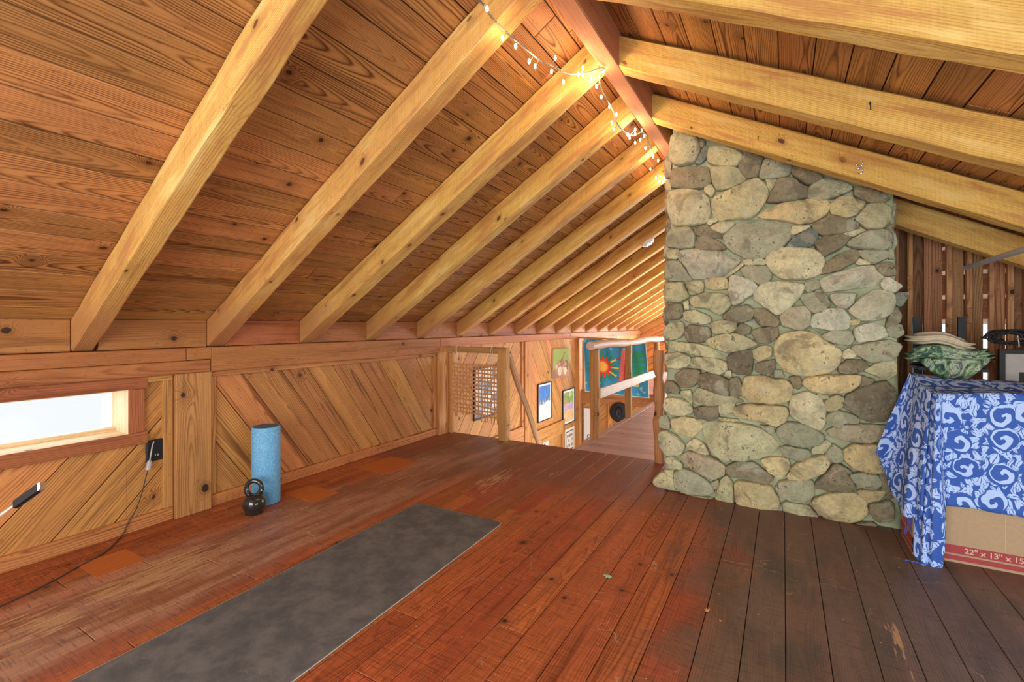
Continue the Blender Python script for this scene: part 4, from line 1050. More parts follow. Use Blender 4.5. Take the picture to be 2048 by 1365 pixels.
# ------------------------------------------------------------------ pictures on the left wall of the stairwell
def lerp3(a, b, t): return tuple(a[i] + (b[i] - a[i]) * t for i in range(3))
def picture(name, label, cat, y0, y1, z0, z1, art, fr_col=(0.02, 0.02, 0.025), fw=0.012, mount=0.0, n=46, x=XW, face='x', dep=0.02, frame=True):
    c = ((x, (y0 + y1) / 2, z0) if face == 'x' else ((y0 + y1) / 2, x, z0))
    root = empty(name, c, label, cat)
    Pf = (lambda y, z, d: Vector((x + 0.003 + d, y, z))) if face == 'x' else (lambda y, z, d: Vector((y, x - 0.003 - d, z)))
    if frame:
        m = MB()
        for (a, b, c_, d) in ((y0, y1, z0, z0 + fw), (y0, y1, z1 - fw, z1), (y0, y0 + fw, z0 + fw, z1 - fw), (y1 - fw, y1, z0 + fw, z1 - fw)):
            q = [(a, c_), (b, c_), (b, d), (a, d)]
            m.face([Pf(*p, dep) for p in q], None, (0.5, 0.5), fr_col)
            for i in range(4): m.face([Pf(*q[i], dep), Pf(*q[(i + 1) % 4], dep), Pf(*q[(i + 1) % 4], 0), Pf(*q[i], 0)], None, (0.5, 0.5), fr_col)
        m.build('frame', M['paint'], root)
    else: fw = 0
    m = MB(); a0, a1, b0, b1 = y0 + fw, y1 - fw, z0 + fw, z1 - fw
    dd = dep * 0.6 if frame else dep
    nz_ = int(n * (b1 - b0) / (a1 - a0))
    rows = [[Pf(a0 + (a1 - a0) * j / n, b0 + (b1 - b0) * i / nz_, dd) for j in range(n + 1)] for i in range(nz_ + 1)]
    asp = (b1 - b0) / (a1 - a0)
    def colf(i, j):
        u, v = (j + .5) / n, (i + .5) / nz_
        if mount and (u < mount or u > 1 - mount or v < mount / asp or v > 1 - mount / asp): return (0.80, 0.78, 0.72)
        if mount: u = (u - mount) / (1 - 2 * mount); v = (v - mount / asp) / (1 - 2 * mount / asp)
        return art(u, v)
    m.grid(rows, col=colf)
    q = [(a0, b0), (a1, b0), (a1, b1), (a0, b1)]
    for i in range(4): m.face([Pf(*q[i], dd), Pf(*q[(i + 1) % 4], dd), Pf(*q[(i + 1) % 4], 0), Pf(*q[i], 0)], None, (0.5, 0.5), (0.5, 0.4, 0.3))
    m.build('print' if frame else 'canvas', M['paint'], root)
    return root
N2 = lambda u, v, s, k=0: mnoise.noise(Vector((u * s + k, v * s, k * 3.1)))
def still(u, v):
    bg = lerp3((0.24, 0.33, 0.06), (0.36, 0.40, 0.10), N2(u, v, 3) * .5 + .5)
    if v < 0.26 + .05 * N2(u, v, 4): bg = lerp3((0.30, 0.13, 0.07), (0.5, 0.25, 0.15), u)
    for cx, cy, r, c in ((0.25, .35, .16, (.42, .22, .10)), (.42, .42, .13, (.24, .09, .05)), (.62, .32, .2, (.50, .28, .14)), (.82, .38, .15, (.28, .09, .05)), (.55, .5, .12, (.36, .16, .09)), (.4, .22, .13, (.62, .5, .36)), (.75, .2, .11, (.7, .6, .42))):
        if (u - cx)**2 + ((v - cy) * .8)**2 < r * r: bg = lerp3(c, (.8, .65, .4), max(0, .5 - ((u - cx + .05)**2 + (v - cy - .05)**2) / r / r))
    if abs(u - .6 - .12 * math.sin(v * 9)) < .025 and .5 < v < .85: bg = (.10, .08, .04)
    return bg
def mount_(u, v):
    h = 0.62 + 0.1 * N2(u, v, 3, 2) - .1 * (1 - u)
    if v > h: return lerp3((0.03, 0.14, 0.42), (0.09, 0.25, 0.55), N2(u, v, 5) * .5 + .5)
    if v > h - .12: return lerp3((0.07, 0.06, 0.07), (0.45, 0.5, 0.55), max(0, N2(u, v, 9, 5) + .4))
    if v > .3 : return lerp3((0.78, 0.74, 0.68), (0.35, 0.42, 0.42), max(0, N2(u, v, 7, 6) * 1.2))
    return lerp3((0.72, 0.66, 0.58), (0.55, 0.42, 0.33), max(0, N2(u, v, 12, 6)))
def garden(u, v):
    k = N2(u, v, 6, 1) + .6 * N2(u, v, 13, 4)
    if v > .62: return lerp3((.12, .30, .08), (.62, .34, .14) if u < .5 else (.5, .6, .2), k + .5)
    if v > .4: return lerp3((.62, .30, .28), (.45, .42, .60), k + .5)
    return lerp3((.68, .46, .10), (.75, .58, .45), k + .5) if k < .35 else (.75, .25, .12)
def patchwork(u, v):
    i, j = int(u * 6), int(v * 7); k = hsh(i, j, 3)
    c = [(.24, .30, .34), (.78, .68, .48), (.62, .62, .58), (.15, .17, .20), (.80, .76, .66), (.33, .42, .46)][int(k * 5.99)]
    return lerp3(c, (.4, .4, .38), max(0, N2(u, v, 12) * .6))
def flowers(u, v):
    k = N2(u, v, 8, 9)
    if k > .18: return (.45, .06, .08)
    if k > .1: return (.12, .2, .1)
    return (.72, .62, .48)
def lettering(u, v):
    b = .08 < u < .92 and .1 < v < .9
    if b and (u < .13 or u > .87 or v < .14 or v > .86): return (.06, .06, .06)
    if b:
        row = (v * 5) % 1
        if .25 < row < .8 and (u * 11) % 1 < .65 and hsh(int(v * 5), int(u * 11)) > .2 and .2 < u < .8: return (.08, .08, .08)
    return (.74, .68, .56)
picture('painting', 'small unframed still life of brown fruit on green, highest on stairwell wall', 'picture', 6.23, 6.80, 0.28, 0.71, still, frame=False, dep=0.025)
picture('framed_picture', 'black-framed poster of a deep blue sky over white houses', 'picture', 5.76, 6.19, -0.28, 0.25, mount_, mount=0.06)
picture('framed_picture', 'black-framed print of a yellow and orange flower garden, right of the blue-sky poster', 'picture', 6.60, 7.06, -0.48, 0.06, garden, mount=0.06)
picture('framed_picture', 'grey and cream patchwork picture seen through the rattan weave', 'picture', 4.22, 4.78, 0.02, 0.60, patchwork, fw=0.02)
picture('paper_sign', 'cream sheet with block lettering in a dark border, low by the stairs', 'sign', 6.70, 7.07, -0.95, -0.56, lettering, frame=False, dep=0.006)
picture('flower_print', 'low print of dark red flowers behind the sloping stair handrail', 'picture', 5.56, 6.10, -1.1, -0.44, flowers, frame=False, dep=0.01)
def doodle(u, v):
    if (u - .55)**2 + ((v - .12) * 3)**2 < .04 and (u - .55)**2 + ((v - .12) * 3)**2 > .012: return (.05, .05, .05)
    if v < .08 and .2 < u < .9 and N2(u, v, 16) > .1: return (.1, .1, .1)
    return (.82, .82, .80)
pa = atY(1168, 816, FE); pb = atY(1181, 881, FE)
picture('paper_poster', 'tall white sheet with a small ink figure at its foot, behind the hewn post', 'poster', pa.x, pb.x + .05, pb.z, pa.z, doodle, frame=False, dep=0.006, x=FE - 0.002, face='y')

# black hat on the lower wall
hc = atY(1238, 826, 7.2)
hat = empty('black_hat', (hc.x, 7.24, hc.z), 'black round hat hanging on the wall below the tapestry', 'hat')
m = MB(); lathe(m, (hc.x, 7.225, hc.z), [(0.003, -.012), (0.07, -.01), (0.10, -.004), (0.155, -0.012), (0.158, -.008), (0.10, .006), (.05, .008)], 32, axis='y'); m.build('brim', M['black'], hat, smooth=True)
m = MB(); rows = []
for k, (s_, d) in enumerate(((1.0, .0), (1.0, -.05), (.85, -.085), (.5, -.075), (.05, -.07))):
    rows.append([Vector((hc.x + .045 * s_ * math.cos(t * math.pi / 12), 7.215 + d, hc.z + .085 * s_ * math.sin(t * math.pi / 12))) for t in range(24)])
m.grid(rows, closed=True); m.cap(rows[-1]); m.build('crown', M['blackmetal'], hat, smooth=True)

# tapestry at the far end of the stairwell
tp = MB(); nU, nV = 110, 90; x0, x1 = -2.80, -1.80
def tapcol(u, v):
    c = lerp3((0.015, 0.20, 0.36), (0.03, 0.30, 0.46), N2(u, v, 5) * .5 + .5)
    if N2(u, v, 16, 8) > .42 and (v > .75 or v < .2): c = (0.25, 0.45, 0.42)
    dx, dy = (u - .31) * 1.15, v - .50; r = math.hypot(dx, dy); a = math.atan2(dy, dx)
    if r < .25 + .045 * math.sin(a * 17): c = (0.02, 0.22, 0.14)
    for an, L in ((.55, .62), (0.0, .5), (-.55, .5)):
        ex, ey = math.cos(an), math.sin(an); t = dx * ex + dy * ey; d = abs(-dx * ey + dy * ex)
        if .12 < t < L * .98 and d < .016: c = (.62, .55, .08) if t < .3 else (.30, .05, .05)
    if r < .165 + .03 * math.sin(a * 13): c = (0.62, 0.03, 0.02)
    if r < .115: c = (0.75, 0.12, 0.03)
    if r < .09: c = (0.85, 0.42, 0.05)
    e = u - (.56 + .10 * v)
    if .27 < v < .86 and -.02 < e < .15: c = (0.70, 0.16, 0.14) if e < .05 else (0.45, 0.03, 0.03)
    f = (u - .86) * 1.0
    if .30 < v < .86 and abs(f) < .11 * abs(math.sin(v * 26)) + .012: c = (0.01, 0.28, 0.12)
    if abs(u - .82) < .04 and abs(v - .22) < .03: c = (.6, .55, .12)
    if abs(u - .18) < .08 and abs(v - .27 - .2 * (u - .18)) < .02: c = (.75, .65, .10)
    if u < .01 or u > .99 or v < .012: c = (.6, .6, .5)
    return c
def tapP(i, j):
    u, v = j / nU, i / nV
    zt = 0.865 - 0.10 * u + 0.0 + 0.06 * (u - .5)**2; zb = -0.01 - .03 * u
    x = x0 + (x1 - x0) * u + 0.05 * (1 - v) * (u**3) + 0.02 * (1 - v) * (1 - u)
    return Vector((x, FE - 0.10 + 0.018 * math.sin(u * 15) * (1.2 - v) + .01 * math.sin(u * 31 + v * 4), zb + (zt - zb) * v))
tp.grid([[tapP(i, j) for j in range(nU + 1)] for i in range(nV + 1)], col=lambda i, j: tapcol((j + .5) / nU, (i + .5) / nV))
tap = tp.build('tapestry', M['paint'], smooth=True); tag(tap, 'blue painted cloth with a red and yellow sun, hung behind the catwalk rail', 'tapestry')
sm = tap.modifiers.new('thick', 'SOLIDIFY'); sm.thickness = 0.003
m = MB(); tube(m, [(XW + 0.02, FE - 0.10, 0.865), (-1.0, FE - 0.10, 0.80)], 0.014, 10, tone=(0.2, 0.5))
tag(m.build('hanging_rod', M['log'], smooth=True), 'brown wooden rod from which the blue sun tapestry hangs', 'rod')

# smoke detector
k7 = LY[7]; dcx = -1.28
sd = empty('smoke_detector', (dcx, k7 + RW / 2, zl(dcx) - .003), 'round white smoke detector under a left-slope rafter near the chimney', 'smoke detector')
for nm, pr, mt in (('base', [(0.072, 0.0), (0.072, -0.014), (0.066, -0.02)], 'white'), ('cap', [(0.058, -0.018), (0.058, -0.03), (0.05, -0.036), (0.01, -0.038), (0.0, -0.038)], 'white')):
    m = MB(); lathe(m, (0, 0, 0), pr, 36)
    Rt = Matrix.Rotation(-math.atan(SL), 4, 'Y'); m.v = [tuple(Rt @ Vector(p) + Vector((dcx, k7 + RW / 2, zl(dcx) - .003))) for p in m.v]
    m.build(nm, M[mt], sd, smooth=False)
for a in range(4):
    m = MB()
    t = a * math.pi / 2 + .5; lathe(m, (0.04 * math.cos(t), 0.04 * math.sin(t), -0.001), [(0.006, -0.036), (0.006, -0.0385)], 8)
    m.v = [tuple(Rt @ Vector(p) + Vector((dcx, k7 + RW / 2, zl(dcx) - .003))) for p in m.v]; m.build('vent', M['black'], sd)

# ------------------------------------------------------------------ string lights
def under(px, py, off=0.03):
    r = ray(px, py); s = (ZR - H - off - SL * RXL) / (r.z - SL * r.x)
    return Vector((r.x * s, r.y * s, H + r.z * s))
z6 = lambda x, y, off=0.03: under(920 + x / 3.4125, y / 3.4125, off)
path = [(40, -60), (150, 20), (215, 115), (300, 205), (380, 275), (470, 350), (560, 420), (640, 450), (720, 500), (800, 508), (880, 492), (950, 465), (985, 470),
        (950, 510), (960, 585), (1000, 670), (1045, 760), (1070, 840), (1130, 905), (1185, 925), (1240, 905), (1275, 930), (1290, 990), (1320, 1060), (1325, 1140), (1360, 1200), (1420, 1225), (1450, 1235)]
sl = empty('string_lights', z6(800, 508), 'lit string of warm fairy bulbs draped along the ridge timber', 'string lights')
pp = smooth_path([z6(x, y) for x, y in path], 8)
m = MB(); tube(m, [p + Vector((0.003 * math.sin(i * 1.9), 0.003 * math.cos(i * 1.9), 0)) for i, p in enumerate(pp)], 0.0028, 6)
tube(m, [p - Vector((0.003 * math.sin(i * 1.9), 0.003 * math.cos(i * 1.9), 0)) for i, p in enumerate(pp)], 0.0028, 6); m.build('cord', M['greencord'], sl)
bl = [(185, 60), (290, 258), (380, 315), (472, 418), (512, 452), (650, 398), (625, 487), (705, 558), (840, 465), (808, 508), (838, 512), (980, 490), (895, 545), (932, 590), (965, 662), (1020, 728), (1068, 782), (1035, 838), (1050, 880), (1145, 920), (1158, 940), (1195, 885), (1195, 915), (1240, 890), (1258, 930), (1230, 955), (1195, 975), (1265, 1012), (1318, 1070), (1352, 1095), (1300, 1155), (1338, 1213), (1395, 1218), (1360, 1240), (1385, 1245), (1410, 1250), (1438, 1245), (1420, 1190)]
proto = None
for i, (x, y) in enumerate(bl):
    q = z6(x, y, 0.035)
    if proto is None:
        m = MB(); q0 = Vector(sl.location); lathe(m, q0, [(0.0, 0.011), (0.003, 0.009), (0.0048, 0.004), (0.0052, -0.002), (0.004, -0.008), (0.0, -0.012)], 10)
        proto = m.build('bulb', M['bulb'], sl, smooth=True); b = proto
    else:
        b = proto.copy(); COL.objects.link(b); b.parent = sl
    b.location = q - Vector(sl.location)
    near = min(pp, key=lambda p: (p - q).length)
    if (near - q).length > 0.012:
        m = MB(); tube(m, [near, near.lerp(q, .6) + Vector((0, 0, -.004)), q], 0.0016, 5); m.build('bulb_lead', M['greencord'], sl)
for (x, y, e) in ((300, 230, 0.3), (500, 440, 0.8), (820, 500, 1.4), (950, 560, 1.3), (1040, 800, 1.1), (1190, 925, 2.0), (1320, 1090, 1.2), (1400, 1235, 1.8)):
    d = bpy.data.lights.new('fairy_glow', 'POINT'); d.energy = e * 0.9; d.color = (1.0, 0.62, 0.36); d.shadow_soft_size = 0.03
    o = bpy.data.objects.new('fairy_glow', d); COL.objects.link(o); o.location = z6(x, y, 0.07)
# white lead wire over the ridge
m = MB(); pth = [(785, -30, .02), (830, 40, .02), (900, 120, .02), (960, 220, .02), (1000, 340, .02), (1010, 420, .015), (1000, 470, .03)]
tube(m, smooth_path([z6(x, y, 0.012) for x, y, _ in pth], 6), 0.002, 6)
tag(m.build('lead_wire', M['cord'], smooth=True), 'thin dark supply wire running over the ridge timber to the fairy lights', 'wire')

# hooks and nails on right rafters
def hook(px, py, Y, label):
    c = atY(px, py, Y - 0.012); m = MB()
    pts = [c + Vector((0.012 * math.sin(t), 0, 0.012 * math.cos(t) + .022)) for t in [k * math.pi / 8 for k in range(0, 15)]]
    tube(m, pts, 0.003, 6); pts = [c + Vector((0.012 * math.cos(t), 0, 0.014 * math.sin(t) - .012)) for t in [k * math.pi / 8 - 2.5 for k in range(0, 14)]]; tube(m, pts, 0.0032, 6)
    tube(m, [c + Vector((0, .02, .012)), c, c + Vector((0, 0, -.004))], 0.003, 6)
    tag(m.build('screw_hook', M['silver'], loc=tuple(c)), label, 'hook')
hook(1719, 337, RY[1], 'silvery screw hook in the rafter that crosses the chimney top')
def nail(px, py, Y, label, L=0.03):
    c = atY(px, py, Y); m = MB()
    tube(m, [c + Vector((0, 0.01, 0)), c + Vector((0, -0.018, 0)), c + Vector((0.001, -0.02, -L))], 0.0022, 6); tag(m.build('bent_nail', M['blackmetal'], loc=tuple(c)), label, 'nail')
nail(1739, 208, RY[0], 'bent nail in the knotty right rafter, above the silvery hook')
nail(1516, 275, RY[1], 'small bent nail in the rafter above the chimney top', 0.02)

# steel rod
m = MB(); c = atY(1931, 536, 3.62)
tube(m, [(c.x, 3.62, c.z), (c.x, 1.0, c.z)], 0.0135, 14); rod = m.build('steel_rod', M['steel'], smooth=True, loc=(c.x, 3.62, c.z)); tag(rod, 'galvanised steel rod hanging below the rafters at the right edge', 'rod')
m = MB(); q = Vector((c.x, RY[2] + .03, c.z)); tube(m, [q + Vector((.004, 0, .03 + (zr(c.x) - c.z - .03))), q + Vector((.012, 0, .04)), q + Vector((.018, 0, 0)), q + Vector((0, 0, -.018)), q + Vector((-.018, 0, 0)), q + Vector((-.006, 0, .05))], 0.003, 6)
m.build('wire_hanger', M['cord'], rod)
m = MB(); tube(m, [(c.x, RY[0] + .03, zr(c.x) + .01), (c.x + .016, RY[0] + .03, c.z), (c.x, RY[0] + .03, c.z - .016), (c.x - .016, RY[0] + .03, c.z)], 0.003, 6); m.build('wire_hanger', M['cord'], rod)

# ------------------------------------------------------------------ floor things on the left
# exercise mat
fr_, fl = atZ(1006, 1045, 0.005), atZ(848, 1001, 0.005); nr = atZ(583, 1365, 0.005); nl = atZ(140, 1365, 0.005)
axis = ((nr - fr_).normalized() + (nl - fl).normalized()).normalized(); side = Vector((axis.y, -axis.x, 0)); 
wid = 0.585; L = 1.80; c0 = fr_
sgn = 1 if (fl - fr_).dot(side) > 0 else -1; side = side * sgn
def matpoly(dz, ins):
    out = []; R = 0.035
    for (cx, cy, a0) in ((R, R, 180), (wid - R, R, 270), (wid - R, L - R, 0), (R, L - R, 90)):
        for k in range(7):
            a = math.radians(a0 + 15 * k); out.append(c0 + side * (cx + (R - ins) * math.cos(a)) + axis * (cy + (R - ins) * math.sin(a)) + Vector((0, 0, dz)))
    return out
mt = empty('exercise_mat', tuple(c0 + side * wid / 2 + axis * L / 2), 'dark grey exercise mat with rounded corners lying on the red floor', 'mat')
zoff = -0.005
m = MB(); a, b = matpoly(zoff + 0.0055, 0.003), matpoly(zoff + 0.004, 0.0); m.face(a); m.grid([a, b], closed=True); m.build('top_layer', M['mat'], mt)
m = MB(); a, b = matpoly(zoff + 0.004, -0.0012), matpoly(zoff + 0.0012, -0.0012); m.grid([a, b], closed=True); m.face(a); m.face(b[::-1]); m.build('edge_layer', M['matedge'], mt)
# foam roller
rc = atZ(532, 1004, 0)
fo = empty('foam_roller', tuple(rc), 'light blue foam roller standing upright against the panelled wall', 'foam roller')
m = MB(); R = 0.079; lathe(m, rc, [(R - .004, 0.001), (R, 0.004), (R, 0.452), (R - .003, 0.457), (R - 0.006, .458)], 40); m.build('roller_body', M['foam'], fo, smooth=True)
m = MB(); lathe(m, rc, [(R - 0.006, 0.4575), (R - 0.012, 0.4592), (0.03, 0.4594), (0.0, 0.4594)], 40); m.build('roller_end', M['foamend'], fo)
# kettlebell
kc = atZ(508, 1027, 0)
kb = empty('kettlebell', tuple(kc), 'small glossy black kettlebell on the floor in front of the blue roller', 'kettlebell')
m = MB(); prof = [(0.0, 0.0), (0.038, 0.0), (0.046, 0.004)]
for k in range(1, 15):
    a = -math.pi / 2 + math.pi * (0.20 + 0.80 * k / 14); prof.append((0.0605 * math.cos(a), 0.056 + 0.0575 * math.sin(a)))
lathe(m, kc, prof, 36); m.build('bell', M['iron'], kb, smooth=True)
m = MB(); pts = []
dr = Vector((0.80, 0.60, 0))
for k in range(25):
    a = math.radians(-58 + 296 * k / 24); wx = 0.040 * math.cos(a) * (1.0 + 0.12 * math.sin(a)); pts.append(kc + dr * wx + Vector((0, 0, 0.138 + 0.046 * math.sin(a))))
tube(m, pts, [0.0135 if 4 < k < 20 else 0.016 for k in range(25)], 14); m.build('handle', M['iron'], kb, smooth=True)

# outlet
oy0, oy1, oz0, oz1 = 1.187, 1.266, 0.340, 0.453
ol = empty('wall_outlet', (XW, 1.226, 0.396), 'black double wall outlet with a white plug, right of the strip window', 'outlet')
m = MB(); slab(m, rect(oy0, oy1, oz0, oz1), (Vector((XW + 0.012, 0, 0)), Y3, Z3, X3), 0.012, 0, 0, (0.5, 0.5), bev=0.004); m.build('cover_plate', M['black'], ol)
for zc in (0.372, 0.42):
    m = MB(); lathe(m, (XW + 0.011, 1.226, zc), [(0.017, 0.0), (0.017, 0.003), (0.0, 0.0035)], 24, axis='x'); m.build('receptacle', M['blackmetal'], ol)
m = MB()
for zc in (0.372,):
    for dy in (-0.006, 0.006): box(m, XW + 0.0148, XW + 0.016, 1.232 + dy - .0012, 1.232 + dy + .0012, zc - .006, zc + .005)
m.build('slot', M['white'], ol)
pl = MB(); pc = Vector((XW + 0.02, 1.205, 0.43))
q1 = atX(299, 925, XW + 0.03); q2 = atX(296, 940, XW + 0.032)
tube(pl, [pc + Vector((0, .012, .015)), pc + Vector((.012, .0, 0)), q1], 0.0035, 8)
tube(pl, [q1 + Vector((0, 0, .01)), q1, q2], [0.007, 0.011, 0.014], 12)
pg = pl.build('plug', M['plug'], smooth=True, loc=tuple(q1)); tag(pg, 'small white cone plug hanging from the black outlet', 'plug')
cp = [q2, atX(290, 962, XW + .028), atX(283, 990, XW + .026), atX(272, 1020, XW + .026), atX(260, 1040, XW + .03), atX(252, 1056, XW + .032)]
fl_ = [atZ(x, y, 0.003) for x, y in ((232, 1085), (213, 1103), (188, 1118), (160, 1132), (120, 1155), (70, 1181), (30, 1200), (-10, 1218), (-80, 1250))]
m = MB(); tube(m, smooth_path(cp + [atX(247, 1068, XW + .035)] + fl_, 6), 0.0028, 6)
tag(m.build('power_cord', M['cord'], smooth=True), 'thin dark power cord dropping from the outlet and trailing over the floor', 'cord')

# lamp entering at left edge
def atD(px, py, d): r = ray(px, py); return Vector((r.x * d, r.y * d, H + r.z * d))
h0, h1, h2 = atD(30, 1010, 1.7), atD(84, 972, 1.7), atD(-60, 1074, 1.72)
lp = empty('floor_lamp', (h2.x - 0.08, h2.y - 0.10, 0), 'slim white-armed lamp with a flat black head reaching in at the left edge', 'lamp')
hd = (h1 - h0).normalized(); hn = Vector((0.5, -0.6, 0.6)); hn = (hn - hd * hn.dot(hd)).normalized(); hs = hd.cross(hn)
def obox(m, A, B, s, wd, n, th):
    V_ = [A + s * wd * i / 2 + n * th * j / 2 for i, j in ((-1, -1), (1, -1), (1, 1), (-1, 1))] + [B + s * wd * i / 2 + n * th * j / 2 for i, j in ((-1, -1), (1, -1), (1, 1), (-1, 1))]
    for f in ((0, 1, 2, 3), (7, 6, 5, 4), (0, 4, 5, 1), (1, 5, 6, 2), (2, 6, 7, 3), (3, 7, 4, 0)): m.face([V_[i] for i in f])
m = MB(); obox(m, h0, h0.lerp(h1, .88), hs, 0.030, hn, 0.014); m.build('lamp_head', M['black'], lp)
m = MB(); obox(m, h0.lerp(h1, .90), h1, hs, 0.030, hn, 0.014); obox(m, h0.lerp(h1, .1) - hn * .0085, h1 - hn * .0085, hs, 0.030, hn, 0.003); m.build('head_rim', M['silver'], lp)
bs_ = Vector(lp.location)
m = MB(); tube(m, smooth_path([h0 + hd * .01, h0.lerp(h2, .35), h2, Vector((bs_.x, bs_.y, .2)), Vector((bs_.x, bs_.y, .03))], 8), 0.0045, 8); m.build('arm', M['white'], lp, smooth=True)
m = MB(); lathe(m, bs_, [(0.09, 0.0), (0.09, 0.012), (0.08, 0.02), (0.01, 0.03), (0.0, .03)], 32); m.build('base', M['white'], lp)

# leaves on floor
def leaf(px, py, mat, name, label, s, n):
    c = atZ(px, py, 0.002); m = MB(); rr = random.Random(n)
    out = []
    for k in range(14):
        a = 2 * math.pi * k / 14; r_ = s * (1.0 if k % 2 == 0 else 0.55) * (0.7 + .5 * rr.random()); out.append(c + Vector((r_ * math.cos(a), r_ * math.sin(a) * .8, 0.002 + 0.006 * rr.random())))
    for k in range(14): m.face([c + Vector((0, 0, .004)), out[k], out[(k + 1) % 14]])
    o = m.build(name, M[mat], loc=tuple(c)); md = o.modifiers.new('t', 'SOLIDIFY'); md.thickness = 0.0008; tag(o, label, 'leaf')
leaf(1216, 1155, 'leafg', 'green_leaf', 'small crumpled green leaf on the red floorboards', 0.021, 3)
leaf(1414, 1223, 'leafb', 'dry_leaf', 'small dry orange-brown leaf on the dull floorboards', 0.014, 5)
leaf(1441, 1245, 'leafb', 'dry_leaf', 'tiny curled leaf scrap beside the larger dry leaf', 0.006, 8)

# ------------------------------------------------------------------ boxes and cloth on the right
BX0, BX1, BY0, BY1 = 0.522, 1.075, 2.83, 3.085
def cbox(z0, z1, label, printed, BX0=BX0, BY0=BY0):
    root = empty('cardboard_box', ((BX0 + BX1) / 2, (BY0 + BY1) / 2, z0), label, 'box')
    m = MB(); box(m, BX0, BX1, BY0, BY1, z0, z1); m.build('carton', M['card'], root)
    m = MB(); box(m, BX0 + .31, BX0 + .312, BY0 - 0.0006, BY0 + .001, z0 + .01, z1 - .003); m.build('crease', M['tanink'], root)
    if printed:
        m = MB()
        for a, b in ((0.040, 0.078), (0.011, 0.032)):
            box(m, BX0 - 0.0012, BX1, BY0 - 0.0012, BY0 + 0.001, z0 + a, z0 + b); box(m, BX0 - 0.0012, BX0 + .001, BY0 - .0012, BY1, z0 + a, z0 + b)
        # curling mark on the short side
        for k in range(5):
            tube(m, smooth_path([(BX0 - 0.001, BY0 + .05 + .035 * k, z0 + .09), (BX0 - .001, BY0 + .035 + .035 * k, z0 + .13 + .02 * (k % 2)), (BX0 - .001, BY0 + .06 + .035 * k, z0 + .17), (BX0 - .001, BY0 + .05 + .035 * k, z0 + .21)]), 0.004, 5, flat=.2)
        m.build('red_print', M['redink'], root)
        cu = bpy.data.curves.new('size_text', 'FONT'); cu.body = "22'' x 13'' x 15''"; cu.size = 0.0325; cu.extrude = 0.0003; cu.offset = 0.0006
        to = bpy.data.objects.new('tmp', cu); COL.objects.link(to)
        dg = bpy.context.evaluated_depsgraph_get(); me = bpy.data.meshes.new_from_object(to.evaluated_get(dg)); bpy.data.objects.remove(to)
        me.materials.clear(); me.materials.append(M['tanink']); t_ = bpy.data.objects.new('size_text', me); COL.objects.link(t_); t_.parent = root
        t_.rotation_euler = (math.pi / 2, 0, 0); t_.location = (0.700 - root.location.x, BY0 - 0.0017 - root.location.y, 0.048)
    return root
cbox(0.0, 0.378, 'brown carton with red bands and its size printed in them, bottom of the stack', True)
cbox(0.380, 0.735, 'brown carton hidden under the blue cloth, on top of the printed carton', False, 0.60, 2.88)

# sarong
S = MB()
def strip(cols, nrow, uvx, fold=0.0, freq=3.0):
    """cols: list of (top, bottom, belly) points; interpolates a sheet"""
    tops = smooth_path([c[0] for c in cols], 8); bots = smooth_path([c[1] for c in cols], 8)
    rows = []; n = len(tops); us = [0]
    for j in range(1, n): us.append(us[-1] + ((tops[j] - tops[j - 1]).length + (bots[j] - bots[j - 1]).length) / 2)
    vlen = [(tops[j] - bots[j]).length for j in range(n)]
    for i in range(nrow + 1):
        t = i / nrow; row = []
        for j in range(n):
            p = tops[j].lerp(bots[j], t)
            f = fold * t ** .6
            p += Vector((-0.5, -0.8, 0)) * (f * (0.5 + .5 * math.sin(j / n * math.pi * 2 * freq + 1.2 * t + 0.7 * math.sin(t * 4))) + 0.004 * mnoise.noise(p * 12))
            row.append(p)
        rows.append(row)
    S.grid(rows, UV=lambda i, j: (uvx + us[min(j, n - 1)], tops[min(j, n - 1)].z + 0.0 - vlen[min(j, n - 1)] * i / nrow))
    return rows
A_ = lambda x, y, Y: atY(x, y, Y)
# top, dipping between front edge and raised back edge
front = [A_(1874, 788, 2.812), A_(1915, 790, 2.812), A_(1965, 788, 2.812), A_(2010, 787, 2.812), A_(2060, 790, 2.812), A_(2120, 794, 2.812), A_(2190, 800, 2.812)]
back = [A_(1820, 745, 3.10), A_(1850, 750, 3.10), A_(1905, 757, 3.10), A_(1960, 759, 3.10), A_(2010, 762, 3.10), A_(2070, 766, 3.10), A_(2130, 770, 3.10)]
ft, bk = smooth_path(front, 8), smooth_path(back, 8)
rows = []
for i in range(13):
    t = i / 12; rows.append([ft[j].lerp(bk[j], t) + Vector((0, 0, -0.018 * math.sin(math.pi * t) + .004 * mnoise.noise(Vector((j * .4, t * 3, 0))))) for j in range(len(ft))])
S.grid(rows, UV=lambda i, j: (ft[min(j, len(ft) - 1)].x, 0.75 + 0.29 * i / 12))
# front panel
strip([(front[0] + Vector((0, 0, 0)), A_(1893, 1012, 2.79)), (front[1], A_(1935, 1016, 2.80)), (front[2], A_(1980, 1024, 2.80)), (front[3], A_(2020, 1031, 2.80)), (front[4], A_(2070, 1040, 2.80)), (front[5], A_(2125, 1050, 2.80)), (front[6], A_(2190, 1060, 2.80))], 26, 0.6, 0.008, 3)
# gathered tail over the front corner down to the floor
strip([(A_(1846, 772, 2.99), A_(1829, 1095, 2.79)), (A_(1856, 779, 2.90), A_(1838, 1128, 2.76)), (A_(1866, 786, 2.83), A_(1850, 1134, 2.74)), (A_(1872, 789, 2.80), A_(1862, 1140, 2.74)), (A_(1878, 790, 2.80), A_(1884, 1143, 2.74)), (A_(1884, 790, 2.80), A_(1896, 1022, 2.77))], 34, 0.2, 0.022, 3.2)
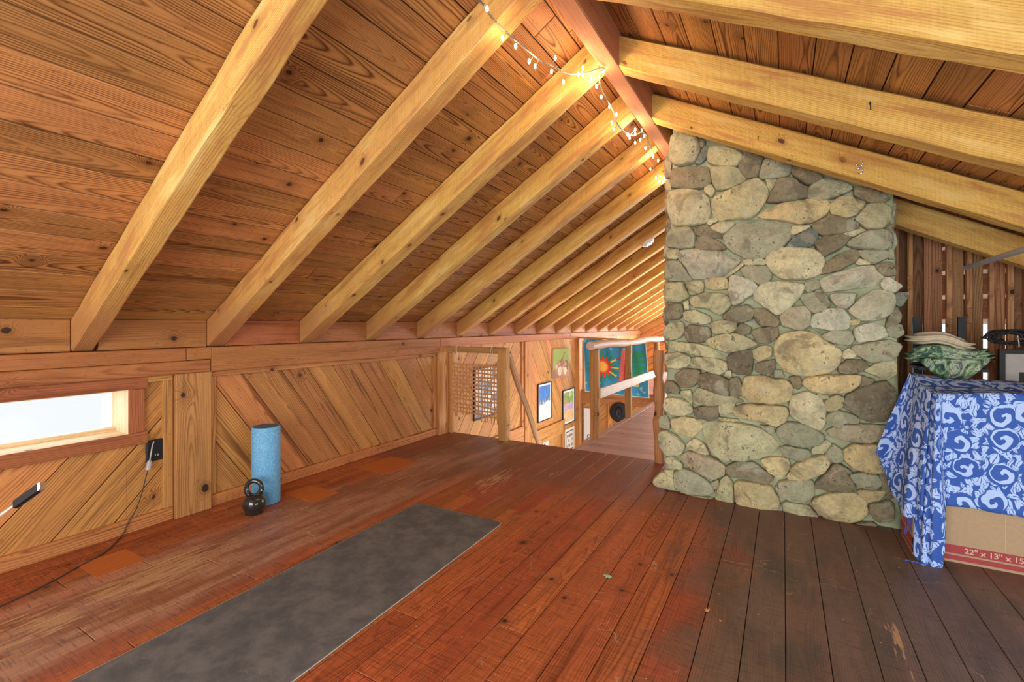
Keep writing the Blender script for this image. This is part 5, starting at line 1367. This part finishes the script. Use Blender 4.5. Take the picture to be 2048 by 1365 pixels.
# spread side drape
mid = [(A_(1820, 746, 3.09), A_(1757, 895, 3.02)), (A_(1822, 750, 3.08), A_(1768, 935, 3.0)), (A_(1827, 756, 3.06), A_(1783, 975, 2.98)), (A_(1834, 762, 3.00), A_(1797, 1010, 2.88)), (A_(1842, 770, 2.93), A_(1813, 1032, 2.79)), (A_(1852, 777, 2.87), A_(1832, 1036, 2.775)), (A_(1862, 785, 2.83), A_(1848, 1030, 2.76))]
strip(mid, 30, -0.25, 0.022, 3.4)
sar = S.build('sarong', M['batik'], smooth=True); tag(sar, 'blue batik cloth with pale swirls and leaves draped over stacked cartons', 'cloth')
md = sar.modifiers.new('thick', 'SOLIDIFY'); md.thickness = 0.002; md.offset = 0
m = MB(); rr = random.Random(3)
for (x, y, Y, dx, dy) in [(1757 + k * 4, 895 + k * 8.6, 3.0, -7, 12) for k in range(13)] + [(1812 + 3 * k, 1033, 2.85, -2, 30) for k in range(7)] + [(1830 + 5 * k, 1128 + k, 2.735, -14 + 4 * k * .3, 12) for k in range(8)]:
    a = A_(x, y, Y); b = A_(x + dx * (0.6 + rr.random()), y + dy * (0.5 + .7 * rr.random()), Y - .005)
    b.z = max(b.z, 0.004); q = a.lerp(b, .5) + Vector((rr.uniform(-.006, .006), 0, rr.uniform(-.004, .004))); q.z = max(q.z, .005)
    tube(m, smooth_path([a, q, b], 3), 0.0022, 5)
fr2 = m.build('fringe', M['fringe'], sar); fr2['kind'] = 'stuff'

# rack with folded cloths behind
rk = empty('folding_rack', (0.78, 3.50, 0), 'black metal rack upright behind the cartons, carrying folded cloths', 'rack')
xa, xb = atY(1832, 640, 3.5).x, atY(1923, 640, 3.5).x
for x in (xa, xb):
    m = MB(); box(m, x - 0.016, x + 0.016, 3.49, 3.51, 0, H + 0.045); m.build('upright', M['blackmetal'], rk)
m = MB(); box(m, xa - .02, xb + .14, 3.512, 3.53, H - 0.19, H - 0.165); m.build('crossbar', M['blackmetal'], rk)
m = MB(); box(m, xa - .02, xb + .14, 3.512, 3.53, 0.2, 0.23); m.build('crossbar', M['blackmetal'], rk)
m = MB(); zs = 0.845
box(m, xa - .03, xb + .05, 3.28, 3.52, zs - 0.018, zs); box(m, xa - 0.016, xa + 0.016, 3.47, 3.49, 0.2, zs); m.build('shelf', M['blackmetal'], rk)
# folded cloths
def bundle(m, c, rx, ry, rz, seed, layers=3, droop=0.0, tilt=0.0, top=1.0):
    nU, nV = 48, 28; rows = []
    for i in range(nV + 1):
        v = -math.pi / 2 + math.pi * i / nV; row = []
        for j in range(nU):
            u = 2 * math.pi * j / nU
            sx = math.copysign(abs(math.cos(u))**.7, math.cos(u)); sy = math.copysign(abs(math.sin(u))**.7, math.sin(u))
            cv = abs(math.cos(v))**.5; z = math.sin(v)
            grv = 1 - 0.17 * (0.5 + .5 * math.cos(z * math.pi * layers * 1.0))
            x, y = rx * sx * cv * grv, ry * sy * cv * grv
            zz = rz * z * (top if z > 0 else 1)
            if z < 0: zz -= droop * (1 - (x / rx)**2) * max(0, -sy) * (-z); 
            n = mnoise.noise(Vector((x * 22 + seed, y * 22, zz * 30))) * .008
            zz += tilt * x; zz += 0.012 * math.sin(x * 25 + seed)
            row.append(Vector(c) + Vector((x + n, y + n, zz + n * .6)))
        rows.append(row)
    m.grid(rows, closed=True); m.cap(rows[0][::-1]); m.cap(rows[-1])
cc = atY(1893, 705, 3.36)
m = MB(); bundle(m, (cc.x + 0.005, 3.37, zs + 0.060), 0.185, 0.10, 0.048, 3, 4, 0.0, -0.02)
o = m.build('folded_cloth', M['tiedye'], smooth=True); tag(o, 'green and grey tie-dyed cloth folded behind the draped cartons', 'cloth')
m = MB(); nU, nV = 30, 14; rows = []
for i in range(nV + 1):   # hanging flap of the tie-dyed cloth
    t = i / nV; hw = 0.125 * (1 - t) ** .7 + .01
    rows.append([Vector((cc.x + .005 + hw * (2 * j / nU - 1) , 3.268 - 0.012 * math.sin(j * .9) * (1 - t) - .008, zs + 0.045 - 0.125 * t)) for j in range(nU + 1)])
m.grid(rows); fl2 = m.build('hanging_fold', M['tiedye'], o, smooth=True); md = fl2.modifiers.new('t', 'SOLIDIFY'); md.thickness = .012
m = MB(); bundle(m, (cc.x - 0.03, 3.37, zs + 0.143), 0.150, 0.09, 0.034, 8, 3, 0.0, -0.14)
tag(m.build('folded_towel', M['towel'], smooth=True), 'cream towel folded on top of the tie-dyed cloth', 'towel')

# black framed picture leaning at the far right
px0 = atY(1997, 700, 3.40).x
lf = empty('leaning_frame', (px0 + 0.3, 3.40, 0), 'black frame with white mount standing behind the cartons at the right edge', 'picture frame')
m = MB(); z0, z1_ = 0.0, atY(2005, 699, 3.40).z; x1_ = px0 + 0.6; fw = 0.022
for (a, b, c_, d) in ((px0, x1_, z0, z0 + fw), (px0, x1_, z1_ - fw, z1_), (px0, px0 + fw, z0 + fw, z1_ - fw), (x1_ - fw, x1_, z0 + fw, z1_ - fw)): box(m, a, b, 3.385, 3.415, c_, d)
m.build('frame', M['black'], lf)
m = MB(); box(m, px0 + fw, x1_ - fw, 3.400, 3.405, z0 + fw, z1_ - fw); m.build('mount', M['mount'], lf)
m = MB(); box(m, px0 + fw + 0.055, x1_ - fw - .055, 3.397, 3.3995, 0.12, z1_ - fw - 0.095); m.build('print', M['black'], lf)
# cable coil over the frame's top
m = MB(); cq = atY(2022, 683, 3.40); rr = random.Random(5); pts = []
for k in range(130):
    a = k * 0.46; R_ = 0.055 + 0.03 * math.sin(k * .21); pts.append(cq + Vector((R_ * math.cos(a) * 1.3, 0.03 * math.sin(a * .6 + 1), max(-0.028, 0.030 * math.sin(a) + 0.022 * rr.random()) + .008)))
tube(m, smooth_path(pts, 3), 0.0042, 6)
cb = m.build('cable_coil', M['black'], smooth=True); tag(cb, 'tangled black cable piled on the black picture frame', 'cable')
m = MB(); tube(m, [cq + Vector((0.01, -.05, .03)), cq + Vector((0.012, -.055, 0.0)), cq + Vector((0.014, -.055, -0.028))], 0.003, 6); tube(m, [cq + Vector((0.0, -.055, .018)), cq + Vector((0.045, -.055, 0.012))], 0.003, 6); m.build('clip', M['silver'], cb)
